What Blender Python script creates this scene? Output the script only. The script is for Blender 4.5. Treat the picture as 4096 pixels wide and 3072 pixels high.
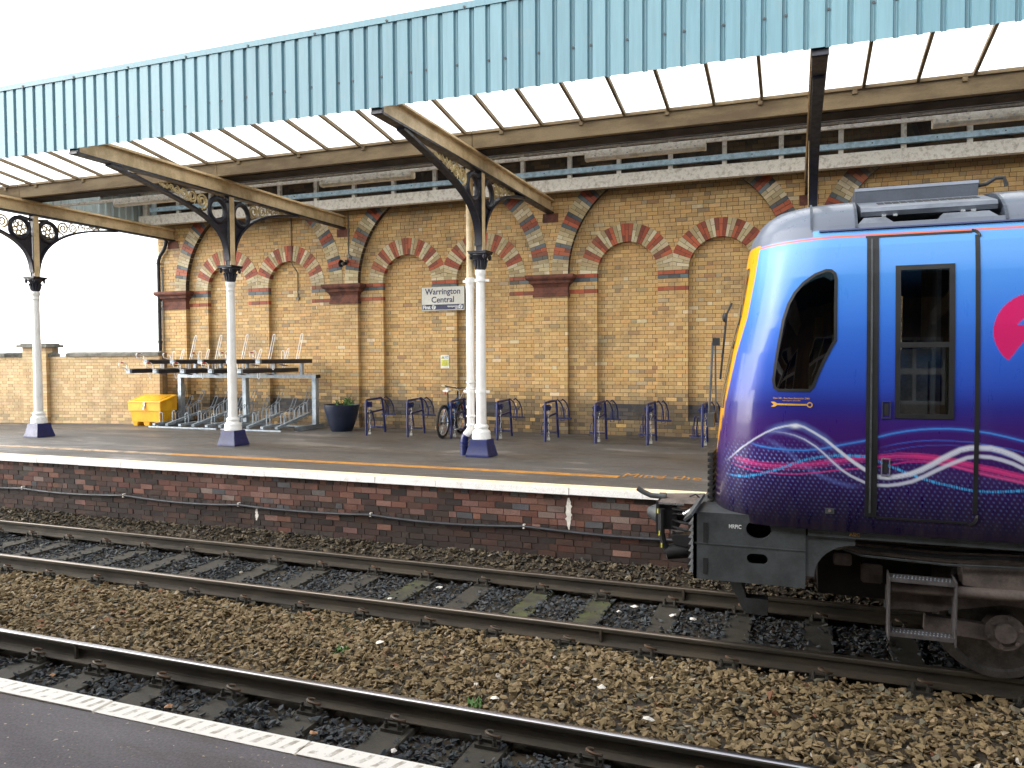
import bpy, math, random
import numpy as np
from mathutils import Vector, Matrix

for o in list(bpy.data.objects):
    bpy.data.objects.remove(o, do_unlink=True)
SC = bpy.context.scene
COL = SC.collection
R = math.radians
random.seed(7)
rng = np.random.default_rng(11)

# ------------------------------------------------------------------ camera
CAM_H = 2.5815
YAW, PITCH, ROLL, FPX = R(20.4017), R(2.0757), R(0.3057), 3052.7


def cam_axes():
    F = Vector((-math.sin(YAW) * math.cos(PITCH), math.cos(YAW) * math.cos(PITCH), -math.sin(PITCH)))
    R0 = Vector((math.cos(YAW), math.sin(YAW), 0))
    U0 = R0.cross(F)
    return F, R0 * math.cos(ROLL) - U0 * math.sin(ROLL), R0 * math.sin(ROLL) + U0 * math.cos(ROLL)


cF, cR, cU = cam_axes()
cd = bpy.data.cameras.new("camera")
cam = bpy.data.objects.new("camera", cd)
COL.objects.link(cam)
M = Matrix.Identity(4)
for i in range(3):
    M[i][0], M[i][1], M[i][2] = cR[i], cU[i], -cF[i]
M[2][3] = CAM_H
cam.matrix_world = M
cd.sensor_width = 36.0
cd.lens = FPX / 4096 * 36.0
cd.clip_start, cd.clip_end = 0.05, 5000
SC.camera = cam


def project(p):
    d = Vector(p) - Vector((0, 0, CAM_H))
    w = d.dot(cF)
    return 2048 + FPX * d.dot(cR) / w, 1536 - FPX * d.dot(cU) / w


# ------------------------------------------------------------------ world, sun, exposure
SUN_EL, SUN_AZ = R(24), R(246)          # azimuth clockwise from +Y
W = bpy.data.worlds.new("World")
SC.world = W
W.use_nodes = True
nt = W.node_tree
nt.nodes.clear()
sky = nt.nodes.new("ShaderNodeTexSky")
sky.sky_type = 'NISHITA'
sky.sun_disc = False
sky.sun_elevation = SUN_EL
sky.sun_rotation = SUN_AZ
sky.air_density = 1.3
sky.dust_density = 1.0
hs = nt.nodes.new("ShaderNodeHueSaturation")      # cloud cover: nearly colourless sky
hs.inputs['Saturation'].default_value = 0.15
bg = nt.nodes.new("ShaderNodeBackground")
bg.inputs['Strength'].default_value = 0.13
wo = nt.nodes.new("ShaderNodeOutputWorld")
nt.links.new(sky.outputs[0], hs.inputs['Color'])
nt.links.new(hs.outputs[0], bg.inputs['Color'])
nt.links.new(bg.outputs[0], wo.inputs['Surface'])

sd = bpy.data.lights.new("sun", 'SUN')
sd.energy = 1.0
sd.angle = R(100)
sd.color = (1.0, 0.96, 0.9)
sun = bpy.data.objects.new("sun", sd)
COL.objects.link(sun)
sdir = Vector((math.sin(SUN_AZ) * math.cos(SUN_EL), math.cos(SUN_AZ) * math.cos(SUN_EL), math.sin(SUN_EL)))
sun.rotation_euler = sdir.to_track_quat('Z', 'Y').to_euler()
sun.location = sdir * 60

SC.view_settings.view_transform = 'Standard'
SC.view_settings.look = 'None'
SC.view_settings.gamma = 1.0
SC.view_settings.use_curve_mapping = False
SC.view_settings.exposure = 2.35
SC.cycles.use_denoising = True
SC.cycles.max_bounces = 10
SC.cycles.diffuse_bounces = 7
SC.cycles.glossy_bounces = 3
SC.cycles.transmission_bounces = 5
SC.cycles.transparent_max_bounces = 8

# ------------------------------------------------------------------ levels (metres; rail top = 0)
P = 0.9515                    # platform surface
EDGE = 9.10                   # far platform edge
NEDGE = 2.69                  # near platform edge
RAILS = (3.545, 5.05, 7.03, 8.535)
YA, YB, YC = 15.30, 15.41, 15.52       # three planes of the station wall
CH = 0.07915                  # brick course
PITCHX = 5.02                 # bay pitch
PC = [-14.855, -9.835, -4.815, 0.205, 5.225, 10.245]     # pilasters / columns
SPR = P + 42 * CH             # arch springing
TC = 7.78                     # far track centre


# ------------------------------------------------------------------ helpers
def lin(c):
    c = c / 255.0
    return c / 12.92 if c <= 0.04045 else ((c + 0.055) / 1.055) ** 2.4


def rgb(r, g, b):
    return (lin(r), lin(g), lin(b))


class MB:
    """collects faces and links them as ONE mesh object"""

    def __init__(s):
        s.v, s.f, s.c = [], [], []

    def add(s, vs, fs, col=None):
        n = len(s.v)
        s.v.extend([tuple(p) for p in vs])
        s.f.extend([tuple(i + n for i in f) for f in fs])
        if col is not None:
            s.c.extend([col] * len(vs))
        return s

    BF = [(0, 3, 2, 1), (4, 5, 6, 7), (0, 1, 5, 4), (1, 2, 6, 5), (2, 3, 7, 6), (3, 0, 4, 7)]

    def box(s, x0, x1, y0, y1, z0, z1, col=None):
        return s.add([(x0, y0, z0), (x1, y0, z0), (x1, y1, z0), (x0, y1, z0), (x0, y0, z1), (x1, y0, z1), (x1, y1, z1), (x0, y1, z1)], MB.BF, col)

    def hexa(s, vs, col=None):
        return s.add(vs, MB.BF, col)

    def bar(s, p0, p1, w, h, up=(0, 0, 1), col=None):
        """rectangular bar from p0 to p1, w sideways, h along up"""
        p0, p1 = Vector(p0), Vector(p1)
        d = (p1 - p0).normalized()
        u = Vector(up)
        sd_ = d.cross(u)
        if sd_.length < 1e-5:
            sd_ = d.cross(Vector((1, 0, 0)))
        sd_.normalize()
        u = sd_.cross(d)
        a, b = sd_ * w / 2, u * h / 2
        return s.add([p0 - a - b, p0 + a - b, p1 + a - b, p1 - a - b, p0 - a + b, p0 + a + b, p1 + a + b, p1 - a + b], MB.BF, col)

    def cyl(s, p0, p1, r0, r1=None, n=12, caps=True, col=None):
        r1 = r0 if r1 is None else r1
        p0, p1 = Vector(p0), Vector(p1)
        d = (p1 - p0).normalized()
        a = d.orthogonal().normalized()
        b = d.cross(a)
        vs = []
        for p, r_ in ((p0, r0), (p1, r1)):
            for i in range(n):
                t = 2 * math.pi * i / n
                vs.append(p + a * math.cos(t) * r_ + b * math.sin(t) * r_)
        fs = [(i, (i + 1) % n, n + (i + 1) % n, n + i) for i in range(n)]
        if caps:
            fs += [tuple(range(n - 1, -1, -1)), tuple(range(n, 2 * n))]
        return s.add(vs, fs, col)

    def tube(s, pts, r, n=8, closed=False, col=None, caps=True):
        pts = [Vector(p) for p in pts]
        N = len(pts)
        rs = r if isinstance(r, (list, tuple)) else [r] * N
        tang = []
        for i in range(N):
            if closed:
                t = pts[(i + 1) % N] - pts[i - 1]
            else:
                t = pts[min(i + 1, N - 1)] - pts[max(i - 1, 0)]
            tang.append(t.normalized())
        a = tang[0].orthogonal().normalized()
        vs = []
        for i in range(N):
            a = (a - tang[i] * a.dot(tang[i]))
            if a.length < 1e-6:
                a = tang[i].orthogonal()
            a.normalize()
            b = tang[i].cross(a)
            for k in range(n):
                t = 2 * math.pi * k / n
                vs.append(pts[i] + (a * math.cos(t) + b * math.sin(t)) * rs[i])
        fs = []
        m = N if closed else N - 1
        for i in range(m):
            j = (i + 1) % N
            for k in range(n):
                fs.append((i * n + k, i * n + (k + 1) % n, j * n + (k + 1) % n, j * n + k))
        if not closed and caps:
            fs += [tuple(range(n - 1, -1, -1)), tuple(range((N - 1) * n, N * n))]
        return s.add(vs, fs, col)

    def lathe(s, prof, cx, cy, n=20, col=None):
        """prof: list of (r, z)"""
        vs, fs = [], []
        for r_, z in prof:
            for k in range(n):
                t = 2 * math.pi * k / n
                vs.append((cx + r_ * math.cos(t), cy + r_ * math.sin(t), z))
        for i in range(len(prof) - 1):
            for k in range(n):
                fs.append((i * n + k, i * n + (k + 1) % n, (i + 1) * n + (k + 1) % n, (i + 1) * n + k))
        fs += [tuple(range(n - 1, -1, -1)), tuple(range((len(prof) - 1) * n, len(prof) * n))]
        return s.add(vs, fs, col)

    def sqlathe(s, prof, cx, cy, rot=0.0, col=None):
        """square 'lathe': prof (half width, z)"""
        vs, fs = [], []
        for h, z in prof:
            for (a, b) in ((-1, -1), (1, -1), (1, 1), (-1, 1)):
                x, y = a * h, b * h
                vs.append((cx + x * math.cos(rot) - y * math.sin(rot), cy + x * math.sin(rot) + y * math.cos(rot), z))
        for i in range(len(prof) - 1):
            for k in range(4):
                fs.append((i * 4 + k, i * 4 + (k + 1) % 4, i * 4 + 4 + (k + 1) % 4, i * 4 + 4 + k))
        fs += [(3, 2, 1, 0), tuple(range(len(vs) - 4, len(vs)))]
        return s.add(vs, fs, col)

    def prism(s, poly, ax, a0, a1, col=None):
        """extrude 2D polygon along axis ax: 'x' poly=(y,z), 'y' poly=(x,z), 'z' poly=(x,y)"""
        def mk(u, v, t):
            return (t, u, v) if ax == 'x' else (u, t, v) if ax == 'y' else (u, v, t)
        n = len(poly)
        vs = [mk(u, v, a0) for u, v in poly] + [mk(u, v, a1) for u, v in poly]
        fs = [(i, (i + 1) % n, n + (i + 1) % n, n + i) for i in range(n)] + [tuple(range(n - 1, -1, -1)), tuple(range(n, 2 * n))]
        return s.add(vs, fs, col)

    def sphere(s, c, r_, n=10, m=6, sc=(1, 1, 1), col=None):
        vs, fs = [], []
        for i in range(m + 1):
            ph = math.pi * i / m
            for k in range(n):
                t = 2 * math.pi * k / n
                vs.append((c[0] + r_ * sc[0] * math.sin(ph) * math.cos(t), c[1] + r_ * sc[1] * math.sin(ph) * math.sin(t), c[2] + r_ * sc[2] * math.cos(ph)))
        for i in range(m):
            for k in range(n):
                fs.append((i * n + k, (i + 1) * n + k, (i + 1) * n + (k + 1) % n, i * n + (k + 1) % n))
        return s.add(vs, fs, col)

    def torus(s, c, R_, r_, axis='x', n=28, m=8, sc=(1, 1), a0=0, a1=2 * math.pi, col=None):
        pts = []
        full = abs(a1 - a0 - 2 * math.pi) < 1e-6
        for i in range(n if full else n + 1):
            t = a0 + (a1 - a0) * i / n
            u, v = R_ * sc[0] * math.cos(t), R_ * sc[1] * math.sin(t)
            pts.append((c[0], c[1] + u, c[2] + v) if axis == 'x' else (c[0] + u, c[1], c[2] + v) if axis == 'y' else (c[0] + u, c[1] + v, c[2]))
        return s.tube(pts, r_, n=m, closed=full, col=col)

    def mesh(s, name, mat, smooth=False, ang=40, bevel=0):
        me = bpy.data.meshes.new(name)
        me.from_pydata(s.v, [], s.f)
        if bevel:
            import bmesh
            bm = bmesh.new()
            bm.from_mesh(me)
            bmesh.ops.remove_doubles(bm, verts=bm.verts, dist=1e-5)
            bmesh.ops.recalc_face_normals(bm, faces=bm.faces)
            ed = [e for e in bm.edges if len(e.link_faces) == 2 and e.calc_face_angle(0) > .5]
            bmesh.ops.bevel(bm, geom=ed, offset=bevel, segments=2, affect='EDGES', clamp_overlap=True)
            bm.to_mesh(me)
            bm.free()
        if s.c and len(s.c) == len(s.v):
            ca = me.color_attributes.new("Col", 'FLOAT_COLOR', 'POINT')
            arr = np.ones((len(s.c), 4), np.float32)
            arr[:, :3] = np.array(s.c, np.float32)
            ca.data.foreach_set("color", arr.ravel())
        me.materials.append(mat)
        if smooth:
            me.shade_smooth()
            me.set_sharp_from_angle(angle=R(ang))
        me.update()
        return me

    def build(s, name, mat, parent=None, smooth=False, ang=40, bevel=0, **kw):
        return obj(name, s.mesh(name, mat, smooth, ang, bevel), parent, **kw)


def obj(name, me, parent=None, label=None, cat=None, group=None, kind=None):
    o = bpy.data.objects.new(name, me)
    COL.objects.link(o)
    if parent is not None:
        o.parent = parent
        o.matrix_parent_inverse = Matrix.Translation(-parent.location) if parent.get('_w') else Matrix.Identity(4)
    tag(o, label, cat, group, kind)
    return o


def tag(o, label=None, cat=None, group=None, kind=None):
    if label:
        o['label'] = label
    if cat:
        o['category'] = cat
    if group:
        o['group'] = group
    if kind:
        o['kind'] = kind
    return o


def thing(name, label, cat, group=None, loc=(0, 0, 0), world=True):
    """an Empty at the base of a thing. world=True: the parts are modelled in world coordinates"""
    o = bpy.data.objects.new(name, None)
    COL.objects.link(o)
    o.empty_display_size = 0.1
    o.location = loc
    if world:
        o['_w'] = 1
    return tag(o, label, cat, group)


def copy_tree(src, loc, label=None, rotz=0.0):
    """copy of a thing whose parts are modelled round its own origin"""
    r = src.copy()
    COL.objects.link(r)
    r.location = loc
    r.rotation_euler = (0, 0, rotz)
    if label:
        r['label'] = label
    for ch in src.children:
        c = ch.copy()
        COL.objects.link(c)
        c.parent = r
        for g in ch.children:
            d = g.copy()
            COL.objects.link(d)
            d.parent = c
    return r


# ------------------------------------------------------------------ materials
def nodes_of(name):
    m = bpy.data.materials.new(name)
    m.use_nodes = True
    t = m.node_tree
    t.nodes.clear()
    out = t.nodes.new("ShaderNodeOutputMaterial")
    b = t.nodes.new("ShaderNodeBsdfPrincipled")
    t.links.new(b.outputs[0], out.inputs['Surface'])
    return m, t, b


def N(t, typ, **inp):
    n = t.nodes.new(typ)
    for k, v in inp.items():
        k2 = k.replace('_', ' ')
        if k2 in n.inputs:
            n.inputs[k2].default_value = v
        else:
            setattr(n, k, v)
    return n


def ramp(t, fac, stops):
    n = t.nodes.new("ShaderNodeValToRGB")
    cr = n.color_ramp
    while len(cr.elements) > 1:
        cr.elements.remove(cr.elements[0])
    for i, (p, c) in enumerate(stops):
        e = cr.elements[0] if i == 0 else cr.elements.new(p)
        e.position = p
        e.color = (*c, 1) if len(c) == 3 else c
    t.links.new(fac, n.inputs[0])
    return n.outputs[0]


def mixc(t, fac, a, b, mode='MIX'):
    n = t.nodes.new("ShaderNodeMix")
    n.data_type = 'RGBA'
    n.blend_type = mode
    for key, v in (('Factor', fac), ('A', a), ('B', b)):
        s_ = [i for i in n.inputs if i.name == key and (i.type == 'RGBA' if key != 'Factor' else i.type == 'VALUE')][0]
        if hasattr(v, 'is_linked'):
            t.links.new(v, s_)
        elif key == 'Factor':
            s_.default_value = v
        else:
            s_.default_value = (*v, 1)
    return [o_ for o_ in n.outputs if o_.type == 'RGBA'][0]


def coords(t, scale=(1, 1, 1)):
    g = t.nodes.new("ShaderNodeNewGeometry")
    mp = t.nodes.new("ShaderNodeMapping")
    mp.inputs['Scale'].default_value = scale
    t.links.new(g.outputs['Position'], mp.inputs['Vector'])
    return mp.outputs[0]


def noise(t, vec, scale, detail=4, rough=0.55, dist=0.0):
    n = N(t, "ShaderNodeTexNoise", Scale=scale, Detail=detail, Roughness=rough, Distortion=dist)
    t.links.new(vec, n.inputs['Vector'])
    return n.outputs['Fac']


def bump(t, b, h, strength=0.3, dist=0.01):
    n = N(t, "ShaderNodeBump", Strength=strength, Distance=dist)
    t.links.new(h, n.inputs['Height'])
    t.links.new(n.outputs[0], b.inputs['Normal'])


def paint(name, c, c2=None, rough=0.5, metal=0.0, scale=6, vs=(1, 1, 1), fine=60, bmp=0.1, lo=0.42, hi=0.62, spec=0.5, rv=0.12):
    """worn paint / plain surface: base colour c, patches of c2, fine grain, roughness that varies"""
    m, t, b = nodes_of(name)
    v = coords(t, vs)
    n1 = noise(t, v, scale, 6, 0.65)
    c2 = c2 or tuple(x * 0.72 for x in c)
    col = ramp(t, n1, [(lo, c), (hi, c2)])
    n2 = noise(t, v, fine, 3, 0.6)
    col = mixc(t, 1.0, col, ramp(t, n2, [(0.25, (0.82,) * 3), (0.75, (1.12,) * 3)]), 'MULTIPLY')
    t.links.new(col, b.inputs['Base Color'])
    rr = ramp(t, n1, [(0.3, (max(0.03, rough - rv),) * 3), (0.7, (min(1, rough + rv),) * 3)])
    t.links.new(rr, b.inputs['Roughness'])
    b.inputs['Metallic'].default_value = metal
    b.inputs['Specular IOR Level'].default_value = spec
    if bmp:
        bump(t, b, n2, bmp, 0.004)
    return m


def colmat(name, rough=0.85, grain=90, gr=(0.7, 1.18), patch=None, bmp=0.35, spec=0.35, bd=0.004, patch_scale=1.3):
    """colour from the piece's own 'Col' attribute times grain; patch = soot / dirt colour with a shape of its own"""
    m, t, b = nodes_of(name)
    at = N(t, "ShaderNodeAttribute", attribute_name="Col")
    v = coords(t)
    n2 = noise(t, v, grain, 5, 0.65)
    col = mixc(t, 1.0, at.outputs['Color'], ramp(t, n2, [(0.25, (gr[0],) * 3), (0.75, (gr[1],) * 3)]), 'MULTIPLY')
    if patch:
        n3 = noise(t, v, patch_scale, 6, 0.7, 0.4)
        col = mixc(t, ramp(t, n3, [(0.50, (0, 0, 0)), (0.72, (0.75,) * 3)]), col, patch)
    t.links.new(col, b.inputs['Base Color'])
    b.inputs['Roughness'].default_value = rough
    b.inputs['Specular IOR Level'].default_value = spec
    if bmp:
        bump(t, b, n2, bmp, bd)
    return m


MT = {}
MT['brick'] = colmat("yellow_brick", 0.62, 55, (0.80, 1.12), rgb(120, 104, 78), 0.3, 0.4, patch_scale=0.9)
MT['redbrick'] = colmat("red_brick", 0.8, 60, (0.62, 1.25), rgb(60, 50, 46), 0.5, 0.3, patch_scale=1.6)
MT['mortar'] = paint("dark_mortar", rgb(78, 64, 49), rgb(58, 50, 41), 0.95, scale=3, bmp=0.3)
MT['mortar_pale'] = paint("pale_mortar", rgb(150, 125, 90), rgb(110, 95, 75), 0.95, scale=3, bmp=0.3)
MT['mortar_red'] = paint("sooty_mortar", rgb(92, 70, 56), rgb(58, 46, 40), 0.95, scale=3, bmp=0.3)
MT['stone'] = paint("red_sandstone", rgb(112, 66, 50), rgb(78, 52, 44), 0.85, scale=5, bmp=0.4)
MT['coping_grey'] = paint("grey_coping", rgb(128, 126, 118), rgb(92, 92, 86), 0.9, scale=5, bmp=0.4)
MT['white'] = paint("white_gloss_paint", rgb(232, 231, 228), rgb(214, 212, 206), 0.35, scale=4, fine=160, bmp=0.15, lo=0.5, hi=0.75)
MT['offwhite'] = paint("ageing_cream_pipe", rgb(214, 196, 160), rgb(190, 168, 130), 0.45, scale=5)
MT['navy'] = paint("navy_gloss_paint", rgb(27, 36, 92), rgb(20, 27, 72), 0.38, scale=14, bmp=0.25)
MT['navy_dark'] = paint("dark_navy_iron", rgb(30, 32, 46), rgb(20, 21, 30), 0.45, scale=12, bmp=0.2)
MT['tan'] = paint("buff_girder_paint", rgb(222, 198, 156), rgb(190, 166, 124), 0.5, scale=3.2, bmp=0.15)
MT['tan_gold'] = paint("buff_scroll_paint", rgb(204, 184, 134), rgb(164, 142, 96), 0.5, scale=9)
MT['gutter'] = paint("brown_gutter_beam", rgb(138, 118, 86), rgb(110, 92, 68), 0.7, scale=2.2, vs=(0.5, 1, 2))
MT['darkwood'] = paint("dark_roof_boards", rgb(56, 50, 48), rgb(40, 36, 36), 0.85, scale=2.5)
MT['peel'] = paint("peeling_white_paint", rgb(232, 226, 214), rgb(176, 165, 148), 0.75, scale=14, lo=0.48, hi=0.72, bmp=0.4)
MT['clad'] = paint("pale_blue_cladding", rgb(92, 124, 140), rgb(84, 117, 134), 0.5, scale=1.6, vs=(3, 1, 0.35), bmp=0.03, spec=0.45)


def cladding():
    m, t, b = nodes_of("pale_blue_cladding")
    oi = N(t, "ShaderNodeObjectInfo")
    base = ramp(t, oi.outputs['Random'], [(0.0, rgb(82, 116, 128)), (0.5, rgb(88, 123, 135)), (1.0, rgb(94, 128, 139))])
    st = noise(t, coords(t, (9, 9, 0.5)), 3, 5, 0.7)
    col = mixc(t, 1.0, base, ramp(t, st, [(0.3, (0.86, 0.87, 0.86)), (0.7, (1.08, 1.08, 1.08))]), 'MULTIPLY')
    dt = noise(t, coords(t, (2.2, 1, 1.0)), 2.2, 6, 0.72)
    col = mixc(t, ramp(t, dt, [(0.56, (0, 0, 0)), (0.74, (0.30,) * 3)]), col, rgb(120, 130, 126))
    t.links.new(col, b.inputs['Base Color'])
    b.inputs['Roughness'].default_value = 0.5
    bump(t, b, noise(t, coords(t, (1, 1, 0.5)), 5, 3, 0.5), 0.12, 0.02)
    return m


MT['clad'] = cladding()
MT['clad_in'] = paint("grey_cladding_back", rgb(168, 182, 184), rgb(150, 164, 166), 0.6, scale=2, vs=(1, 3, 0.4))
MT['bolt'] = paint("dark_bolt_head", rgb(58, 58, 62), rough=0.6)
MT['galv'] = paint("galvanised_steel", rgb(158, 168, 176), rgb(134, 146, 156), 0.42, 0.35, scale=10, bmp=0.1)
MT['bluegrey'] = paint("powder_blue_tray", rgb(184, 212, 228), rgb(150, 178, 194), 0.5, scale=12)
MT['lampdiff'] = paint("dusty_diffuser", rgb(238, 230, 212), rgb(206, 194, 168), 0.4, scale=7)
MT['yellowbin'] = paint("yellow_grit_bin", rgb(238, 178, 30), rgb(224, 160, 22), 0.42, scale=5, bmp=0.12)
MT['black'] = paint("black_rubber", rgb(26, 26, 27), rough=0.7)
MT['blackplastic'] = paint("black_plastic", rgb(34, 34, 37), rgb(26, 26, 29), 0.45)
MT['chrome'] = paint("bright_metal", rgb(190, 192, 194), rgb(160, 162, 166), 0.3, 0.8, scale=20)
MT['padlock'] = paint("dull_white_padlock", rgb(196, 196, 188), rough=0.4, metal=0.4)
MT['pot'] = paint("dark_blue_planter", rgb(26, 36, 58), rgb(20, 28, 46), 0.42, scale=4)
MT['soil'] = paint("planter_soil", rgb(58, 48, 38), rough=0.95, scale=30, bmp=0.8)
MT['sign'] = paint("sign_white", rgb(206, 204, 194), rgb(198, 196, 186), 0.45, scale=2, bmp=0)
MT['signnavy'] = paint("sign_navy", rgb(46, 48, 84), rough=0.45, bmp=0)
MT['signframe'] = paint("sign_frame", rgb(158, 154, 136), rough=0.5, bmp=0)
MT['noticeyel'] = paint("notice_yellow", rgb(226, 222, 60), rough=0.5, bmp=0)
MT['noticewhite'] = paint("notice_white", rgb(224, 226, 224), rough=0.5, bmp=0)
MT['noticegrey'] = paint("notice_print", rgb(110, 112, 96), rough=0.6, bmp=0)
MT['red'] = paint("red_plastic", rgb(190, 34, 30), rough=0.4)
MT['orange'] = paint("orange_reflector", rgb(226, 100, 24), rough=0.3)
MT['conduit'] = paint("grey_conduit", rgb(122, 116, 104), rgb(98, 92, 82), 0.55)
MT['darkpipe'] = paint("dark_downpipe", rgb(48, 49, 54), rgb(38, 39, 44), 0.6)
MT['steeldirty'] = paint("rusty_rail_side", rgb(68, 60, 48), rgb(50, 45, 38), 0.75, 0.2, scale=3, vs=(0.6, 1, 3), bmp=0.2)
MT['railhead'] = paint("polished_rail_head", rgb(186, 184, 188), rgb(130, 126, 124), 0.3, 1.0, scale=1.2, vs=(0.3, 6, 1), fine=200, bmp=0.02, rv=0.06)
MT['railhead_dull'] = paint("dull_rail_head", rgb(138, 128, 118), rgb(104, 92, 80), 0.36, 0.9, scale=1.2, vs=(0.3, 6, 1), fine=200, bmp=0.02)
MT['iron'] = paint("oily_cast_iron", rgb(62, 58, 50), rgb(44, 42, 38), 0.7, 0.3, scale=20, bmp=0.4)
MT['clip'] = paint("spring_clip_steel", rgb(78, 72, 62), rgb(92, 66, 46), 0.6, 0.4, scale=14)
MT['bluepaint'] = paint("blue_bicycle_paint", rgb(28, 96, 156), rough=0.25, metal=0.3)
MT['whitelitter'] = paint("pale_litter", rgb(220, 214, 204), rough=0.8)
MT['leaflitter'] = paint("dry_leaf", rgb(172, 128, 92), rgb(130, 92, 62), 0.8, scale=60)


def sleeper_mat(name, mossy):
    m, t, b = nodes_of(name)
    v = coords(t)
    col = ramp(t, noise(t, v, 5, 6, 0.7), [(0.3, rgb(44, 41, 35)), (0.7, rgb(62, 57, 47))])
    if mossy:
        col = mixc(t, ramp(t, noise(t, v, 3.6, 5, 0.7), [(0.40, (0.0, 0.0, 0.0)), (0.66, (0.8, 0.8, 0.8))]), col, rgb(78, 82, 42))
    t.links.new(col, b.inputs['Base Color'])
    b.inputs['Roughness'].default_value = 0.85
    bump(t, b, noise(t, v, 40, 5, 0.7), 0.5, 0.01)
    return m


MT['sleeper'] = sleeper_mat("weathered_sleeper", False)
MT['sleeper_moss'] = sleeper_mat("mossy_sleeper", True)
MT['stones'] = colmat("ballast_stone", 0.85, 60, (0.8, 1.14), None, 0.4, 0.3)


def asphalt(name, base, pale, dark, speck, wet=True):
    m, t, b = nodes_of(name)
    v = coords(t)
    big = noise(t, coords(t, (0.45, 1.1, 1)), 1.1, 6, 0.62, 0.3)
    col = ramp(t, big, [(0.36, dark), (0.48, base), (0.58, base), (0.66, pale)])
    fine = noise(t, v, 85, 3, 0.7)
    col = mixc(t, 1.0, col, ramp(t, fine, [(0.25, (0.62,) * 3), (0.75, (1.3,) * 3)]), 'MULTIPLY')
    sp = noise(t, v, 38, 2, 0.5)
    col = mixc(t, ramp(t, sp, [(0.69, (0, 0, 0)), (0.73, (0.8,) * 3)]), col, speck)
    t.links.new(col, b.inputs['Base Color'])
    damp = noise(t, coords(t, (0.5, 1.3, 1)), 0.9, 4, 0.6, 0.2)
    rr = ramp(t, damp, [(0.40, (0.42,) * 3), (0.58, (0.8,) * 3)]) if wet else ramp(t, damp, [(0.4, (0.6,) * 3), (0.6, (0.85,) * 3)])
    t.links.new(rr, b.inputs['Roughness'])
    b.inputs['Specular IOR Level'].default_value = 0.45
    bump(t, b, fine, 0.35, 0.004)
    return m


MT['asphalt'] = asphalt("platform_asphalt", rgb(82, 78, 74), rgb(116, 110, 104), rgb(66, 62, 58), rgb(160, 150, 132))
MT['asphalt_near'] = asphalt("near_platform_asphalt", rgb(98, 92, 96), rgb(118, 110, 112), rgb(84, 74, 66), rgb(190, 170, 140), False)
MT['earth'] = paint("trackbed_earth", rgb(66, 56, 42), rgb(48, 42, 34), 0.95, scale=6, bmp=0.8)
MT['field'] = paint("ground_gravel", rgb(110, 108, 96), rgb(90, 92, 74), 0.95, scale=0.4)
MT['yellowline'] = paint("worn_yellow_line", rgb(178, 122, 46), rgb(140, 100, 54), 0.7, scale=7, fine=70, lo=0.46, hi=0.66)
MT['yellowfaded'] = paint("faded_yellow_line", rgb(176, 146, 112), rgb(110, 98, 84), 0.6, scale=7, fine=70, lo=0.42, hi=0.62)


def nosing(name, base, dirt, stripe_scale, ang, yc, hw, amt=0.8):
    """white painted nosing whose ribs are worn through in short slanting stripes down the middle"""
    m, t, b = nodes_of(name)
    v = coords(t)
    mp = N(t, "ShaderNodeMapping")
    mp.inputs['Rotation'].default_value = (0, 0, ang)
    t.links.new(v, mp.inputs['Vector'])
    w = N(t, "ShaderNodeTexWave", Scale=stripe_scale, Distortion=1.6, Detail=2.0)
    w.inputs['Detail Scale'].default_value = 2.0
    t.links.new(mp.outputs[0], w.inputs['Vector'])
    sp = N(t, "ShaderNodeSeparateXYZ")
    t.links.new(v, sp.inputs[0])
    d = N(t, "ShaderNodeMath", operation='SUBTRACT')
    t.links.new(sp.outputs['Y'], d.inputs[0])
    d.inputs[1].default_value = yc
    ab = N(t, "ShaderNodeMath", operation='ABSOLUTE')
    t.links.new(d.outputs[0], ab.inputs[0])
    n1 = noise(t, v, 14, 5, 0.7)
    f = ramp(t, w.outputs['Fac'], [(0.66, (0, 0, 0)), (0.80, (1, 1, 1))])
    for src in (ramp(t, ab.outputs[0], [(hw * 0.75, (1, 1, 1)), (hw, (0, 0, 0))]), ramp(t, n1, [(0.40, (0.0,) * 3), (0.58, (1, 1, 1))])):
        mu = N(t, "ShaderNodeMath", operation='MULTIPLY')
        t.links.new(f, mu.inputs[0])
        t.links.new(src, mu.inputs[1])
        f = mu.outputs[0]
    mu = N(t, "ShaderNodeMath", operation='MULTIPLY')
    t.links.new(f, mu.inputs[0])
    mu.inputs[1].default_value = amt
    n4 = noise(t, v, 40, 5, 0.75)
    col = mixc(t, ramp(t, n4, [(0.60, (0, 0, 0)), (0.70, (0.6,) * 3)]), base, dirt)
    col = mixc(t, mu.outputs[0], col, dirt)
    t.links.new(col, b.inputs['Base Color'])
    b.inputs['Roughness'].default_value = 0.65
    bump(t, b, n4, 0.3, 0.004)
    return m


MT['nosing_near'] = nosing("near_white_nosing", rgb(246, 240, 230), rgb(150, 136, 118), 4.6, 0.35, NEDGE - 0.06, 0.042)
MT['nosing_far'] = nosing("cream_ribbed_nosing", rgb(236, 216, 180), rgb(186, 146, 96), 5.2, 0.5, EDGE + 0.085, 0.09, 0.7)
MT['nosing_face'] = paint("white_nosing_face", rgb(236, 234, 230), rgb(205, 200, 190), 0.6, scale=7, lo=0.55, hi=0.75)


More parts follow.
